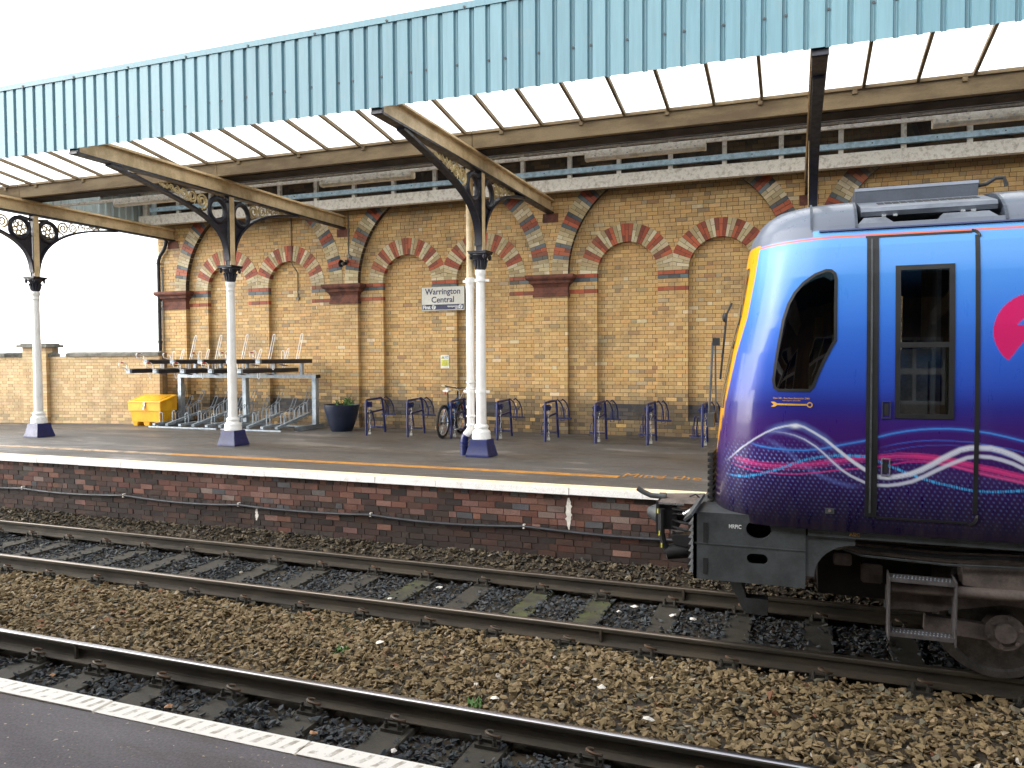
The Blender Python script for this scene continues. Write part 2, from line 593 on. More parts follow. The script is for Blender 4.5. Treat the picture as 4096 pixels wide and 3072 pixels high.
def translucent(name):
    m = bpy.data.materials.new(name)
    m.use_nodes = True
    t = m.node_tree
    t.nodes.clear()
    out = t.nodes.new("ShaderNodeOutputMaterial")
    tr = N(t, "ShaderNodeBsdfTranslucent", Color=(0.93, 0.93, 0.9, 1))
    tp = N(t, "ShaderNodeBsdfTransparent", Color=(0.95, 0.95, 0.95, 1))
    df = N(t, "ShaderNodeBsdfDiffuse", Color=(0.85, 0.84, 0.8, 1))
    mx = N(t, "ShaderNodeMixShader")
    mx.inputs[0].default_value = 0.35
    m2 = N(t, "ShaderNodeMixShader")
    m2.inputs[0].default_value = 0.08
    t.links.new(tr.outputs[0], mx.inputs[1])
    t.links.new(tp.outputs[0], mx.inputs[2])
    t.links.new(mx.outputs[0], m2.inputs[1])
    t.links.new(df.outputs[0], m2.inputs[2])
    t.links.new(m2.outputs[0], out.inputs['Surface'])
    return m


MT['poly'] = translucent("white_polycarbonate")


def clear_sheet(name):
    m = bpy.data.materials.new(name)
    m.use_nodes = True
    t = m.node_tree
    t.nodes.clear()
    out = t.nodes.new("ShaderNodeOutputMaterial")
    tp = N(t, "ShaderNodeBsdfTransparent", Color=(0.97, 0.97, 0.97, 1))
    t.links.new(tp.outputs[0], out.inputs['Surface'])
    return m


MT['polytop'] = clear_sheet("clear_outer_wall_of_polycarbonate")


def glass(name, tint, refl=1.0, rough=0.02):
    m = bpy.data.materials.new(name)
    m.use_nodes = True
    t = m.node_tree
    t.nodes.clear()
    out = t.nodes.new("ShaderNodeOutputMaterial")
    tp = N(t, "ShaderNodeBsdfTransparent", Color=(*tint, 1))
    gl = N(t, "ShaderNodeBsdfGlossy", Color=(refl, refl, refl, 1), Roughness=rough)
    fr = N(t, "ShaderNodeFresnel", IOR=2.1)
    mx = N(t, "ShaderNodeMixShader")
    t.links.new(fr.outputs[0], mx.inputs[0])
    t.links.new(tp.outputs[0], mx.inputs[1])
    t.links.new(gl.outputs[0], mx.inputs[2])
    t.links.new(mx.outputs[0], out.inputs['Surface'])
    return m


MT['glass'] = glass("tinted_glass", (0.40, 0.43, 0.44))
MT['glass_dark'] = glass("dark_cab_glass", (0.26, 0.28, 0.29))


# ------------------------------------------------------------------ lettering (made while the scene is still small)
def text_mesh(body, size, ext=0.001, bold=0.0, space=1.0, align='LEFT', shear=0.0):
    cu = bpy.data.curves.new("lettering", 'FONT')
    cu.body = body
    cu.size = size
    cu.extrude = ext
    cu.offset = bold
    cu.space_character = space
    cu.align_x = align
    cu.shear = shear
    cu.resolution_u = 3
    o = bpy.data.objects.new("lettering", cu)
    COL.objects.link(o)
    dg = bpy.context.evaluated_depsgraph_get()
    me = bpy.data.meshes.new_from_object(o.evaluated_get(dg))
    bpy.data.objects.remove(o, do_unlink=True)
    bpy.data.curves.remove(cu)
    return me


TX = {
    'warrington': text_mesh("Warrington", 0.185, 0.0012, 0.003, 1.0, 'CENTER'),
    'central': text_mesh("Central", 0.185, 0.0012, 0.003, 1.0, 'CENTER'),
    'first': text_mesh("First", 0.112, 0.0012, 0.004, 0.92),
    'tpe': text_mesh("transpennine", 0.06, 0.0012, 0.001, 0.95),
    'express': text_mesh("express", 0.042, 0.0012, 0.001, 0.95),
    'mind': text_mesh("Mind the step", 0.46, 0.001, 0.0, 1.05),
    'mrpic': text_mesh("MRPIC", 0.046, 0.001, 0.0008, 1.0),
    'asic': text_mesh("ASIC", 0.036, 0.001, 0.0005, 1.0),
    'class': text_mesh("Class 185 - Best New Generation DMU", 0.0185, 0.0006, 0.0002, 1.0, 'CENTER'),
    'award': text_mesh("Golden Spanner Award 2008", 0.0125, 0.0006, 0.0001, 1.0, 'CENTER'),
    'cctv': text_mesh("CCTV", 0.045, 0.0008, 0.0008, 1.0),
    'cctv2': text_mesh("in operation", 0.018, 0.0008, 0.0, 1.0),
}


def put_text(key, mat, loc, parent, name="lettering", rot=(R(90), 0, 0), sx=1.0, width=None):
    me = TX[key]
    if width:
        xs = [v.co.x for v in me.vertices]
        sx = width / (max(xs) - min(xs))
    me.materials.clear()
    me.materials.append(mat)
    o = obj(name, me, parent)
    o.location = loc
    o.rotation_euler = rot
    o.scale = (sx, 1, 1)
    return o
# ================================================================== SETTING: ground, platforms, track
MB().box(-900, 900, -600, 1500, -3.0, -0.62).build("ground", MT['field'], kind='structure')
BEDP = [(2.57, -.245), (3.545, -.242), (5.05, -.242), (5.2, -.215), (5.6, -.188), (6.05, -.178), (6.5, -.188), (6.9, -.215), (7.03, -.242), (8.535, -.242), (8.62, -.21), (9.0, -.03), (9.19, -.01)]
MB().prism(BEDP + [(9.19, -.6), (2.57, -.6)], 'x', -60, 40).build("track_bed", MT['earth'], kind='structure')

plat = MB().box(-60, 40, EDGE + 0.176, 40.0, -0.55, P).build("far_platform", MT['asphalt'], kind='structure')
platn = MB().box(-60, 40, -14.0, NEDGE - 0.125, -0.55, P).build("near_platform", MT['asphalt_near'], kind='structure')

# coping slabs of both platform edges: each slab a piece of its own
X = -19.2
first = None
while X < 9.0:
    L = 0.92
    dy, dz = random.uniform(-.004, .004), random.uniform(-.003, .002)
    s = MB().prism([(EDGE + dy, P - 0.095 + dz), (EDGE + 0.17, P - 0.095 + dz), (EDGE + 0.17, P + dz + .004), (EDGE + 0.012 + dy, P + dz + .004), (EDGE + dy, P - 0.010 + dz)], 'x', X + .003, X + L - .003)
    me = s.mesh("coping_slab", MT['nosing_face'])
    me.materials.append(MT['nosing_far'])
    for p_ in me.polygons:
        if p_.normal.z > 0.55:
            p_.material_index = 1
    obj("coping_slab", me, plat)
    X += L
X = -9.7
while X < 5.0:
    L = 1.112
    dy, dz = random.uniform(-.006, .006), random.uniform(-.004, .003)
    s = MB().prism([(NEDGE - 0.12, P - 0.09), (NEDGE + dy, P - 0.09), (NEDGE + dy, P - 0.008 + dz), (NEDGE - 0.010 + dy, P + dz + .004), (NEDGE - 0.12, P + dz + .004)], 'x', X + .006, X + L - .006)
    s.build("coping_slab", MT['nosing_near'], platn)
    X += L
# painted line and lettering on the far platform
for i, (x0, x1) in enumerate(((-40, -9.9), (-9.9, -2.22), (1.0, 9.0))):
    MB().box(x0, x1, 9.985, 10.165, P + .001, P + .005).build("yellow_line", MT['yellowfaded' if i == 0 else 'yellowline'], plat)
for x0 in (-2.2, ):
    put_text('mind', MT['yellowline'], (x0, 10.10, P + .004), plat, "platform_lettering", (0, 0, 0), width=1.62)

# ---------------------------------------------------------------- brick laying
BRK = []       # (thing key, centre, mesh builder args) collected per wall


class Brickwork:
    def __init__(s, mat, mortar, jitter=0.0015):
        s.items, s.mat, s.mortar, s.mb_m, s.j = [], mat, mortar, MB(), jitter

    def brick(s, x0, x1, y0, y1, z0, z1, col):
        s.items.append(('b', (x0, x1, y0, y1, z0, z1), col))

    def hexa(s, vs, col):
        s.items.append(('h', vs, col))

    def emit(s, parent, score, limit=300, name="brick", stuffname="brickwork", xf=None):
        """the pieces that show largest become parts, the rest one part"""
        it = sorted(s.items, key=score)
        rest = MB()
        for i, (k, a, col) in enumerate(it):
            m = rest if i >= limit else MB()
            if k == 'b':
                x0, x1, y0, y1, z0, z1 = a
                j = lambda: random.uniform(-s.j, s.j)
                f = y0 + random.uniform(-s.j, s.j) * 1.5
                vs = [(x0 + j(), f + j(), z0 + j()), (x1 + j(), f + j(), z0 + j()), (x1, y1, z0), (x0, y1, z0),
                      (x0 + j(), f + j(), z1 + j()), (x1 + j(), f + j(), z1 + j()), (x1, y1, z1), (x0, y1, z1)]
            else:
                vs = a
            if xf:
                vs = [xf(p_) for p_ in vs]
            m.hexa(vs, col)
            if i < limit:
                m.build(name, s.mat, parent)
        if rest.v:
            rest.build(stuffname, s.mat, parent, kind='stuff')
        if s.mb_m.v:
            if xf:
                s.mb_m.v = [xf(p_) for p_ in s.mb_m.v]
            s.mb_m.build("mortar", s.mortar, parent)

    def course(s, x0, x1, y, depth, z, h, pick, par, S=0.223, H=0.109, J=0.008, mort=0.007, bond='flemish'):
        if x1 - x0 < 0.03:
            return
        x, k, closer = x0, par, False
        while x < x1 - 0.004:
            if bond == 'flemish':
                L = S if k % 2 == 0 else H
            elif bond == 'header':
                L = H
            else:
                L = S
            if x == x0 and par % 2 and bond != 'flemish':
                L = H if bond == 'stretcher' else H * 0.6
            if bond == 'flemish' and par % 2 and k == par + 1 and not closer:
                L, closer, k = H * .5, True, par
            e = x + L
            if x1 - e < 0.05:
                e = x1
            s.brick(x + J / 2, e - J / 2, y, y + depth, z + J / 2, z + h - J / 2, pick(x, z, L))
            x = e
            k += 1
        s.mb_m.box(x0 + .012, x1 - .012, y + mort, y + depth - .003, z - .0005, z + h + .0005)


YEL = [rgb(200, 164, 108), rgb(194, 157, 101), rgb(206, 172, 118), rgb(190, 152, 97), rgb(200, 166, 112), rgb(188, 154, 104), rgb(202, 160, 102)]
ODD = [rgb(170, 146, 108), rgb(156, 132, 98), rgb(210, 188, 148), rgb(178, 156, 122), rgb(164, 128, 90)]
PALE = [rgb(196, 180, 144), rgb(184, 166, 128), rgb(204, 190, 158), rgb(172, 152, 112)]
DIRT = [rgb(84, 74, 60), rgb(74, 66, 56), rgb(102, 88, 69), rgb(78, 72, 64)]
BLUE = [rgb(92, 100, 104), rgb(76, 82, 88), rgb(104, 114, 118)]
REDB = [rgb(166, 82, 54), rgb(150, 74, 52), rgb(178, 92, 62), rgb(132, 70, 54)]
ENGB = [rgb(66, 64, 66), rgb(54, 54, 58), rgb(80, 74, 70), rgb(60, 56, 54)]


def jit(c, a=0.08):
    k = 1 + random.uniform(-a, a)
    return tuple(max(0.0, x * k * (1 + random.uniform(-.03, .03))) for x in c)


def pick_wall(x, z, L):
    c = random.choice(ODD) if random.random() < .08 else random.choice(YEL)
    low = max(0.0, min(1.0, (1.95 - z) / 0.5))
    if low > 0 and random.random() < .35 + .6 * low:
        d = random.choice(DIRT)
        k = low ** .7 * random.uniform(.55, 1.0)
        c = tuple(a * (1 - k) + b * k for a, b in zip(c, d))
    darkening = max(0.0, min(1.0, (z - 5.75) / .4))          # shade under the roof, painted into the brick colours
    if darkening:
        k = darkening * random.uniform(.8, .97)
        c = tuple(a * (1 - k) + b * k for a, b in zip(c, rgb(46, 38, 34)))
    return jit(c, .055)


# ---------------------------------------------------------------- platform wall below the far coping (red brick)
pw = thing("platform_wall", "sooty red brick facing wall under the white nosing of the far platform", "wall", loc=(-4, EDGE + .1, 0))
bw = Brickwork(MT['redbrick'], MT['mortar_red'], 0.003)
REDP = [rgb(104, 71, 60), rgb(113, 78, 66), rgb(95, 63, 54), rgb(120, 87, 76), rgb(90, 58, 50), rgb(113, 85, 77)]
SOOT = [rgb(56, 46, 42), rgb(48, 41, 39), rgb(66, 50, 45), rgb(60, 52, 48), rgb(74, 54, 47)]
GREY = [rgb(78, 77, 79), rgb(92, 86, 84), rgb(122, 104, 97), rgb(128, 96, 86)]


def pick_plat(x, z, L):
    q = random.random()
    lo = 0.92 if z < 0.40 else 0.36
    lo += 0.22 * math.sin(x * 1.3 + z * 4) + (0.25 if x < -10 else 0)
    if q < lo:
        return jit(random.choice(SOOT), .14)
    if random.random() < 0.22:
        return jit(random.choice(GREY), .12)
    return jit(random.choice(REDP), .12)


zt = P - 0.097
k = 0
while zt > -0.30:
    h = 0.083
    bond = 'header' if k == 0 or k == 5 else ('stretcher' if k % 4 else 'flemish')
    bw.course(-19.0, 9.0, EDGE + 0.085 + (0.0 if k else 0.004), 0.10, zt - h, h, pick_plat, k % 2, 0.236, 0.116, 0.010, 0.010, bond)
    zt -= h
    k += 1
bw.emit(pw, lambda a: (0 if -6.6 < a[1][0] < -1.1 and a[1][4] > -0.02 else 50) + abs(a[1][0] + 3.0))
m = MB()
for (x, z0, z1, w) in ((-2.66, .40, .80, .05), (-7.45, .18, .36, .035)):
    n = 16
    lf, rt = [], []
    for i in range(n):
        zz = z0 + (z1 - z0) * i / (n - 1)
        ww = w * math.sin(math.pi * (i + .6) / (n + .2)) ** .6 * random.uniform(.55, 1.0)
        lf.append((x - ww + random.uniform(-.006, .006), zz))
        rt.append((x + ww * random.uniform(.6, 1) + random.uniform(-.006, .006), zz))
    vs = [(a, EDGE + .0795, b) for a, b in lf + rt] + [(a, EDGE + .088, b) for a, b in lf + rt]
    fs = []
    for i in range(n - 1):
        fs += [(i, n + i, n + i + 1, i + 1), (i, i + 1, 2 * n + i + 1, 2 * n + i), (n + i + 1, n + i, 3 * n + i, 3 * n + i + 1)]
    m.add(vs, fs)
m.build("lime_streak", MT['whitelitter'], pw)

# lineside cable clipped to the wall
cb = thing("lineside_cable", "thin dark cable sagging between pale clips along the platform wall", "cable", loc=(-6, EDGE + .05, .38))
pts = []
x = -19.0
while x < 5.0:
    s_ = (x + 19) % 2.25 / 2.25
    pts.append((x, EDGE + 0.045, 0.40 - 0.035 * 4 * s_ * (1 - s_) + 0.006 * math.sin(x * 1.7)))
    x += 0.15
MB().tube(pts, 0.019, 8).build("cable", MT['darkpipe'], cb, True)
x = -19.0
while x < 5.0:
    MB().box(x - .012, x + .012, EDGE + .03, EDGE + .09, .375, .43).build("cable_clip", MT['whitelitter'], cb)
    x += 2.25
sp = MB().box(-13.11, -12.99, EDGE + .03, EDGE + .083, .35, P - .1).build("white_marker_board", MT['white'])
tag(sp, "narrow white painted board on the platform wall above the cable", "board")

# ---------------------------------------------------------------- rails
RP = [(-.0700, -.159), (.0700, -.159), (.0700, -.150), (.0150, -.130), (.0095, -.115), (.0095, -.050), (.0330, -.038), (.0350, -.012), (.0300, -.004), (-.0300, -.004), (-.0350, -.012), (-.0330, -.038), (-.0095, -.050), (-.0095, -.115), (-.0150, -.130), (-.0700, -.150)]
RL = ["steel rail beside the near platform edge, polished on top", "brightly polished steel rail between the dark ballast and the brown ballast",
      "dull brown steel rail under the train, next to the brown ballast", "dull steel rail nearest the red brick platform wall"]
for i, y in enumerate(RAILS):
    t = thing("rail", RL[i], "rail", loc=(0, y, -.159))
    MB().prism([(y + a, b) for a, b in RP], 'x', -45, 25).build("rail_section", MT['steeldirty'], t)
    hp = [(y + a, b) for a, b in ((-.031, -.006), (.031, -.006), (.027, -.0005), (.012, .0018), (-.012, .0018), (-.027, -.0005))]
    MB().prism(hp, 'x', -45, 25).build("running_surface", MT['railhead' if i < 2 else 'railhead_dull'], t, True, 60)
    for xw in ((-1.72,) if i == 2 else (-1.15,) if i == 3 else (-6.1,) if i == 1 else ()):
        MB().box(xw - .012, xw + .012, y - .04, y + .04, -.155, -.004).build("rail_joint_weld", MT['steeldirty'], t)

# ---------------------------------------------------------------- sleepers with baseplates and clips


def make_sleeper(label, group, mt='sleeper'):
    t = thing("sleeper", label, "sleeper", group, world=False)
    MB().box(-.128, .128, -1.28, 1.28, -.115, 0).build("sleeper_body", MT[mt], t)
    for s in (-1, 1):
        y = s * .7525
        b = MB().box(-.09, .09, y - .165, y + .165, .001, .026).build("baseplate", MT['iron'], t)
        m = MB()
        for e in (-1, 1):
            yy = y + e * .105
            m.box(-.09, .09, yy - .012, yy + .012, .026, .05)
            for xx in (-.055, .055):
                m.cyl((xx, y + e * .14, .026), (xx, y + e * .14, .062), .019, n=8)
                m.cyl((xx, y + e * .14, .062), (xx, y + e * .14, .092), .012, n=6)
        m.build("screw", MT['iron'], b, True, kind='stuff')
        for e in (-1, 1):
            yy = y + e * .09
            pts = []
            for i in range(13):
                a = -0.6 + i / 12 * 5.0
                pts.append((.035 + .050 * math.cos(a), yy + e * (.028 + .040 * math.sin(a)), .072 + .040 * math.sin(a * .5 + .3)))
            MB().tube(pts, .0125, 6).build("rail_clip", MT['clip'], t, True)
    return t


SLX = [-2.035 + .752 * i for i in range(-18, 9)]
SLN = [-2.79 + .745 * i for i in range(-12, 6)]
sl0 = make_sleeper("bare grey weathered sleeper of the far track in front of the platform wall", "sleepers of the far track")
slm = make_sleeper("sleeper of the far track coated with green moss, just short of the train", "sleepers of the far track", 'sleeper_moss')
slm_used = False
allsl = []
for i, x in enumerate(SLX):
    moss = -4.6 < x < -1.6 and i % 4 != 0
    if moss and not slm_used:
        o, slm_used = slm, True
    else:
        o = sl0 if i == 0 else copy_tree(slm if moss else sl0, (0, 0, 0))
    if x > -0.9:
        o['label'] = "dark sleeper of the far track in the shade beneath the train"
    o.location = (x + random.uniform(-.015, .015), TC + random.uniform(-.03, .03), -.192)
    o.rotation_euler = (0, 0, random.uniform(-.012, .012))
    allsl.append((x, TC))
for i, x in enumerate(SLN):
    o = copy_tree(sl0, (x + random.uniform(-.015, .015), (RAILS[0] + RAILS[1]) / 2 + random.uniform(-.02, .02), -.192),
                  "weathered sleeper of the near track, half buried beside the near platform", random.uniform(-.012, .012))
    o['group'] = "sleepers of the near track"
    allsl.append((x, (RAILS[0] + RAILS[1]) / 2))

# ---------------------------------------------------------------- ballast (crushed stone, nobody could count it)


def hull_stone():
    import bmesh
    bm = bmesh.new()
    n = random.randint(7, 9)
    for _ in range(n):
        v = Vector((random.gauss(0, 1), random.gauss(0, 1), random.gauss(0, 1))).normalized()
        v *= random.uniform(.8, 1.1)
        bm.verts.new((v.x * .64, v.y * .46, v.z * .27))
    r_ = bmesh.ops.convex_hull(bm, input=bm.verts)
    bmesh.ops.delete(bm, geom=[g for g in r_['geom_interior'] if isinstance(g, bmesh.types.BMVert)], context='VERTS')
    bmesh.ops.triangulate(bm, faces=bm.faces)
    bm.verts.index_update()
    v = np.array([list(x.co) for x in bm.verts], np.float32)
    f = np.array([[x.index for x in fc.verts] for fc in bm.faces], np.int32)
    bm.free()
    return v, f


STV = [hull_stone() for _ in range(24)]


def bal_h(y):
    if y < RAILS[0]:
        return -.215
    if y < RAILS[1]:
        return -.212
    if y < RAILS[2]:
        u = (y - RAILS[1]) / (RAILS[2] - RAILS[1])
        return -.185 + .035 * math.sin(math.pi * u)
    if y < RAILS[3]:
        return -.212
    return -.18 + .20 * min(1, max(0, (y - RAILS[3] - .08) / .45))


def rot_mats(n, tilt):
    a = rng.uniform(0, 2 * np.pi, n)
    b = rng.normal(0, tilt, n)
    g = rng.normal(0, tilt, n)
    ca, sa, cb_, sb, cg, sg = np.cos(a), np.sin(a), np.cos(b), np.sin(b), np.cos(g), np.sin(g)
    M_ = np.zeros((n, 3, 3), np.float32)
    M_[:, 0, 0] = ca * cb_
    M_[:, 0, 1] = ca * sb * sg - sa * cg
    M_[:, 0, 2] = ca * sb * cg + sa * sg
    M_[:, 1, 0] = sa * cb_
    M_[:, 1, 1] = sa * sb * sg + ca * cg
    M_[:, 1, 2] = sa * sb * cg - ca * sg
    M_[:, 2, 0] = -sb
    M_[:, 2, 1] = cb_ * sg
    M_[:, 2, 2] = cb_ * cg
    return M_


def scatter(name, label, zones, pal, size=(.042, .074), special=()):
    """zones: (y0, y1, per m2). One mesh of loose stones."""
    V, Fc, Cc = [], [], []
    off = 0
    palA = np.array([p for p, w in pal], np.float32)
    palW = np.array([w for p, w in pal], float)
    palW /= palW.sum()
    for (y0, y1, dens) in zones:
        xl, xr = -1.62 * y1 - 1.4, .52 * y1 + 1.6
        n = int((xr - xl) * (y1 - y0) * dens)
        x = rng.uniform(xl, xr, n)
        y = rng.uniform(y0, y1, n)
        keep = np.ones(n, bool)
        for ry in RAILS:
            keep &= np.abs(y - ry) > .075
        for (sx, sy) in allsl:
            four = (np.abs(y - sy) < .72)
            ends = (np.abs(y - sy) >= .72) & (np.abs(y - sy) < 1.02)
            on = np.abs(x - sx) < .118
            keep &= ~(on & four & (rng.random(n) > .05))
            keep &= ~(on & ends & (rng.random(n) > .28))
            keep &= ~((np.abs(x - sx) < .10) & (np.abs(np.abs(y - sy) - .7525) < .19))
        x, y = x[keep], y[keep]
        n = len(x)
        hz = np.array([bal_h(t) for t in y], np.float32)
        z = hz + rng.uniform(-.03, .022, n) + .018 * np.sin(x * 2.1 + y * 3.3) * np.cos(x * .9 - y * 2)
        onsl = np.zeros(n, bool)
        for (sx, sy) in allsl:
            onsl |= (np.abs(x - sx) < .13) & (np.abs(y - sy) < 1.28)
        z = np.where(onsl, np.maximum(z, -.180 + rng.uniform(0, .012, n)), z)
        s = rng.uniform(size[0], size[1], n) * rng.choice([.6, .85, 1, 1.05, 1.35], n)
        Ms = rot_mats(n, .34)
        ci = rng.choice(len(palA), n, p=palW)
        vi = rng.integers(0, len(STV), n)
        cl = palA[ci] * rng.uniform(.88, 1.12, (n, 1)).astype(np.float32)
        for k_ in range(len(STV)):
            idx = np.nonzero(vi == k_)[0]
            if not len(idx):
                continue
            v, f = STV[k_]
            vv = np.einsum('nij,kj->nki', Ms[idx], v) * s[idx][:, None, None]
            vv[:, :, 0] += x[idx][:, None]
            vv[:, :, 1] += y[idx][:, None]
            vv[:, :, 2] += z[idx][:, None]
            V.append(vv.reshape(-1, 3))
            ff = f[None] + (np.arange(len(idx)) * len(v))[:, None, None] + off
            Fc.append(ff.reshape(-1, 3))
            Cc.append(np.repeat(cl[idx], len(v), axis=0))
            off += len(idx) * len(v)
    V = np.concatenate(V).astype(np.float32)
    Fc = np.concatenate(Fc).astype(np.int32)
    Cc = np.concatenate(Cc)
    me = bpy.data.meshes.new(name)
    me.vertices.add(len(V))
    me.vertices.foreach_set("co", V.ravel())
    me.loops.add(len(Fc) * 3)
    me.loops.foreach_set("vertex_index", Fc.ravel())
    me.polygons.add(len(Fc))
    me.polygons.foreach_set("loop_start", np.arange(0, len(Fc) * 3, 3, dtype=np.int32))
    me.update(calc_edges=True)
    ca = me.color_attributes.new("Col", 'FLOAT_COLOR', 'POINT')
    arr = np.ones((len(V), 4), np.float32)
    arr[:, :3] = Cc
    ca.data.foreach_set("color", arr.ravel())
    me.materials.append(MT['stones'])
    me.shade_flat()
    return obj(name, me, None, label, "ballast", None, 'stuff')


BROWN = [(rgb(116, 99, 70), 5), (rgb(124, 106, 77), 4), (rgb(107, 92, 66), 4), (rgb(130, 111, 84), 2), (rgb(100, 94, 78), 1.2), (rgb(146, 132, 110), .35), (rgb(182, 174, 162), .07), (rgb(130, 92, 68), .12)]
DARKB = [(rgb(60, 64, 67), 4), (rgb(52, 56, 59), 3), (rgb(72, 75, 77), 2.5), (rgb(64, 62, 58), 2), (rgb(84, 82, 77), .6), (rgb(140, 132, 118), .03)]
CESS = [(rgb(80, 71, 56), 4), (rgb(90, 80, 63), 3), (rgb(68, 62, 52), 3), (rgb(100, 90, 72), 1.2), (rgb(62, 60, 56), 2), (rgb(150, 140, 126), .12)]
scatter("brown_ballast", "loose brown crushed stone lying between the two tracks", [(5.12, 6.97, 900)], BROWN)
scatter("dark_ballast", "loose blue grey crushed stone between the running rails", [(7.1, 8.46, 800), (3.62, 4.98, 950), (2.76, 3.48, 800)], DARKB, (.036, .064))
scatter("cess_ballast", "loose dull brown stone heaped against the red brick platform wall", [(8.6, 9.19, 950)], CESS)

# litter, leaves and weeds on the track
for i, (x, y, s, k) in enumerate(((-6.02, 4.72, .035, 'leaflitter'), (-4.62, 4.60, .04, 'leaflitter'), (-3.28, 4.62, .04, 'leaflitter'), (-4.28, 3.62, .045, 'leaflitter'), (-2.6, 4.6, .03, 'whitelitter'),
                                  (-1.63, 8.2, .05, 'whitelitter'), (-1.20, 8.05, .05, 'whitelitter'), (-1.76, 7.98, .035, 'whitelitter'), (-.98, 8.0, .045, 'whitelitter'), (-2.2, 5.5, .05, 'whitelitter'),
                                  (-3.65, 6.2, .05, 'whitelitter'), (-1.45, 5.95, .05, 'whitelitter'), (-1.0, 5.55, .06, 'whitelitter'), (-3.95, 8.1, .05, 'whitelitter'), (-4.3, 7.55, .04, 'whitelitter'))):
    m = MB()
    vs = []
    for a in range(7):
        t = a / 7 * 2 * math.pi
        r_ = s * random.uniform(.6, 1.1)
        vs.append((x + r_ * math.cos(t), y + r_ * .8 * math.sin(t), bal_h(y) + .045 + random.uniform(0, .02)))
    vs.append((x, y, bal_h(y) + .07))
    vs.append((x, y, bal_h(y) + .035))
    m.add(vs, [(a, (a + 1) % 7, 7) for a in range(7)] + [((a + 1) % 7, a, 8) for a in range(7)])
    o = m.build("dry_leaf" if k == 'leaflitter' else "paper_scrap", MT[k])
    tag(o, "curled dry brown leaf on the dark stones of the near track" if k == 'leaflitter' else "crumpled pale scrap lying on the track stones", "leaf" if k == 'leaflitter' else "litter", "leaves on the near track" if k == 'leaflitter' else "pale scraps on the track")
MT['weed'] = paint("weed_leaf", rgb(84, 120, 52), rgb(60, 96, 40), 0.6, scale=40)
for i, (x, y, lab) in enumerate(((-3.92, 5.98, "small pale green weed tuft in the brown ballast near the dull rail"), (-2.32, 5.40, "small dark green weed in the brown ballast near the polished rail"))):
    m = MB()
    for a in range(34):
        t, l = random.uniform(0, 6.28), random.uniform(.03, .09)
        el = random.uniform(.3, 1.3)
        b0 = Vector((x + random.uniform(-.05, .05), y + random.uniform(-.05, .05), -.15))
        d = Vector((math.cos(t) * math.cos(el), math.sin(t) * math.cos(el), math.sin(el)))
        s_ = d.cross(Vector((0, 0, 1))).normalized() * .012
        m.add([b0, b0 + d * l * .5 + s_, b0 + d * l, b0 + d * l * .5 - s_], [(0, 1, 2, 3)])
    tag(m.build("weed", MT['weed']), lab, "weed")
# timber boards half buried in the six-foot
for i, (x, w) in enumerate(((-5.0, .5), (-4.25, .42), (-3.5, .5), (-2.75, .44), (-2.0, .3))):
    pass
# ================================================================== STATION WALL
wall = thing("station_wall", "long yellow brick station wall with blind arches in red and yellow stripes", "wall", loc=(-7, YA, P))
bw = Brickwork(MT['brick'], MT['mortar'], 0.0016)
XL, XR = -15.37, 12.6
BAYS = [(PC[i] + PC[i + 1]) / 2 for i in range(5)]
RI, RO = 2.135, 2.485          # big arch ring
ri, ro = 0.6185, 0.987         # small arch ring
DX = 0.9225                    # small arch offset from bay centre
TOPZ = 7.35
nc = int((TOPZ - P) / CH)
for k in range(nc):
    z = P + k * CH
    zm = z + CH / 2
    # plane A: pilasters, then the spandrels
    iv = []
    if z + CH <= SPR + .001:
        iv = [(max(XL, p_ - (.60 if p_ == PC[0] else .365)), p_ + .365) for p_ in PC]
    else:
        cuts = []
        for b_ in BAYS:
            d = zm - SPR
            rm = (RI + RO) / 2
            if d < rm:
                hw = math.sqrt(rm * rm - d * d)
                cuts.append((b_ - hw, b_ + hw))
        x = XL
        for c0, c1 in cuts:
            if c0 > x:
                iv.append((x, c0))
            x = max(x, c1)
        if x < XR:
            iv.append((x, XR))
    for (a, b_) in iv:
        if b_ - a > .03:
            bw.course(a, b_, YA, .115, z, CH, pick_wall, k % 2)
    # plane B
    for b_ in BAYS:
        d = zm - SPR
        if d >= RI:
            continue
        hw = RI + .03 if d <= 0 else math.sqrt(RI * RI - d * d) + .05
        hw = min(hw, PITCHX / 2 - .02)
        if d <= 0:
            hw = PITCHX / 2 - .365 + .005
        segs = []
        x = b_ - hw
        if z < 1.22:
            segs = [(b_ - hw, b_ + hw)]
        else:
            for s in (-1, 1):
                c_ = b_ + s * DX
                if d < 0:
                    h2 = ri
                elif d < (ri + ro) / 2:
                    h2 = math.sqrt(((ri + ro) / 2) ** 2 - d * d)
                else:
                    continue
                if c_ - h2 > x:
                    segs.append((x, c_ - h2))
                x = max(x, c_ + h2)
            segs.append((x, b_ + hw))

        def pickB(x_, z_, L_, k=k):
            if k in (41, 37):
                return jit(random.choice(REDB), .1)
            if k == 40:
                return jit(random.choice(BLUE), .1)
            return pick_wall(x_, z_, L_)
        for (a, e) in segs:
            if e - a > .03:
                bw.course(a, e, YB, .115, z, CH, pickB, k % 2, bond='stretcher' if k in (41, 40, 37) else 'flemish')
        # plane C, the blind infill, on a splayed plinth of engineering brick
        for s in (-1, 1):
            c_ = b_ + s * DX
            if z >= 1.20 and d < ri + .05:
                def pickC(x_, z_, L_):
                    if z_ < 1.56:
                        return jit(random.choice(ENGB), .12)
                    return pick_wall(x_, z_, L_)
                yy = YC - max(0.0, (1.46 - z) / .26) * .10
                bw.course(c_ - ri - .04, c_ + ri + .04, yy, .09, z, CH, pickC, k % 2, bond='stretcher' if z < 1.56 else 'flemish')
# big arch rings
nb = 92
vparts = []


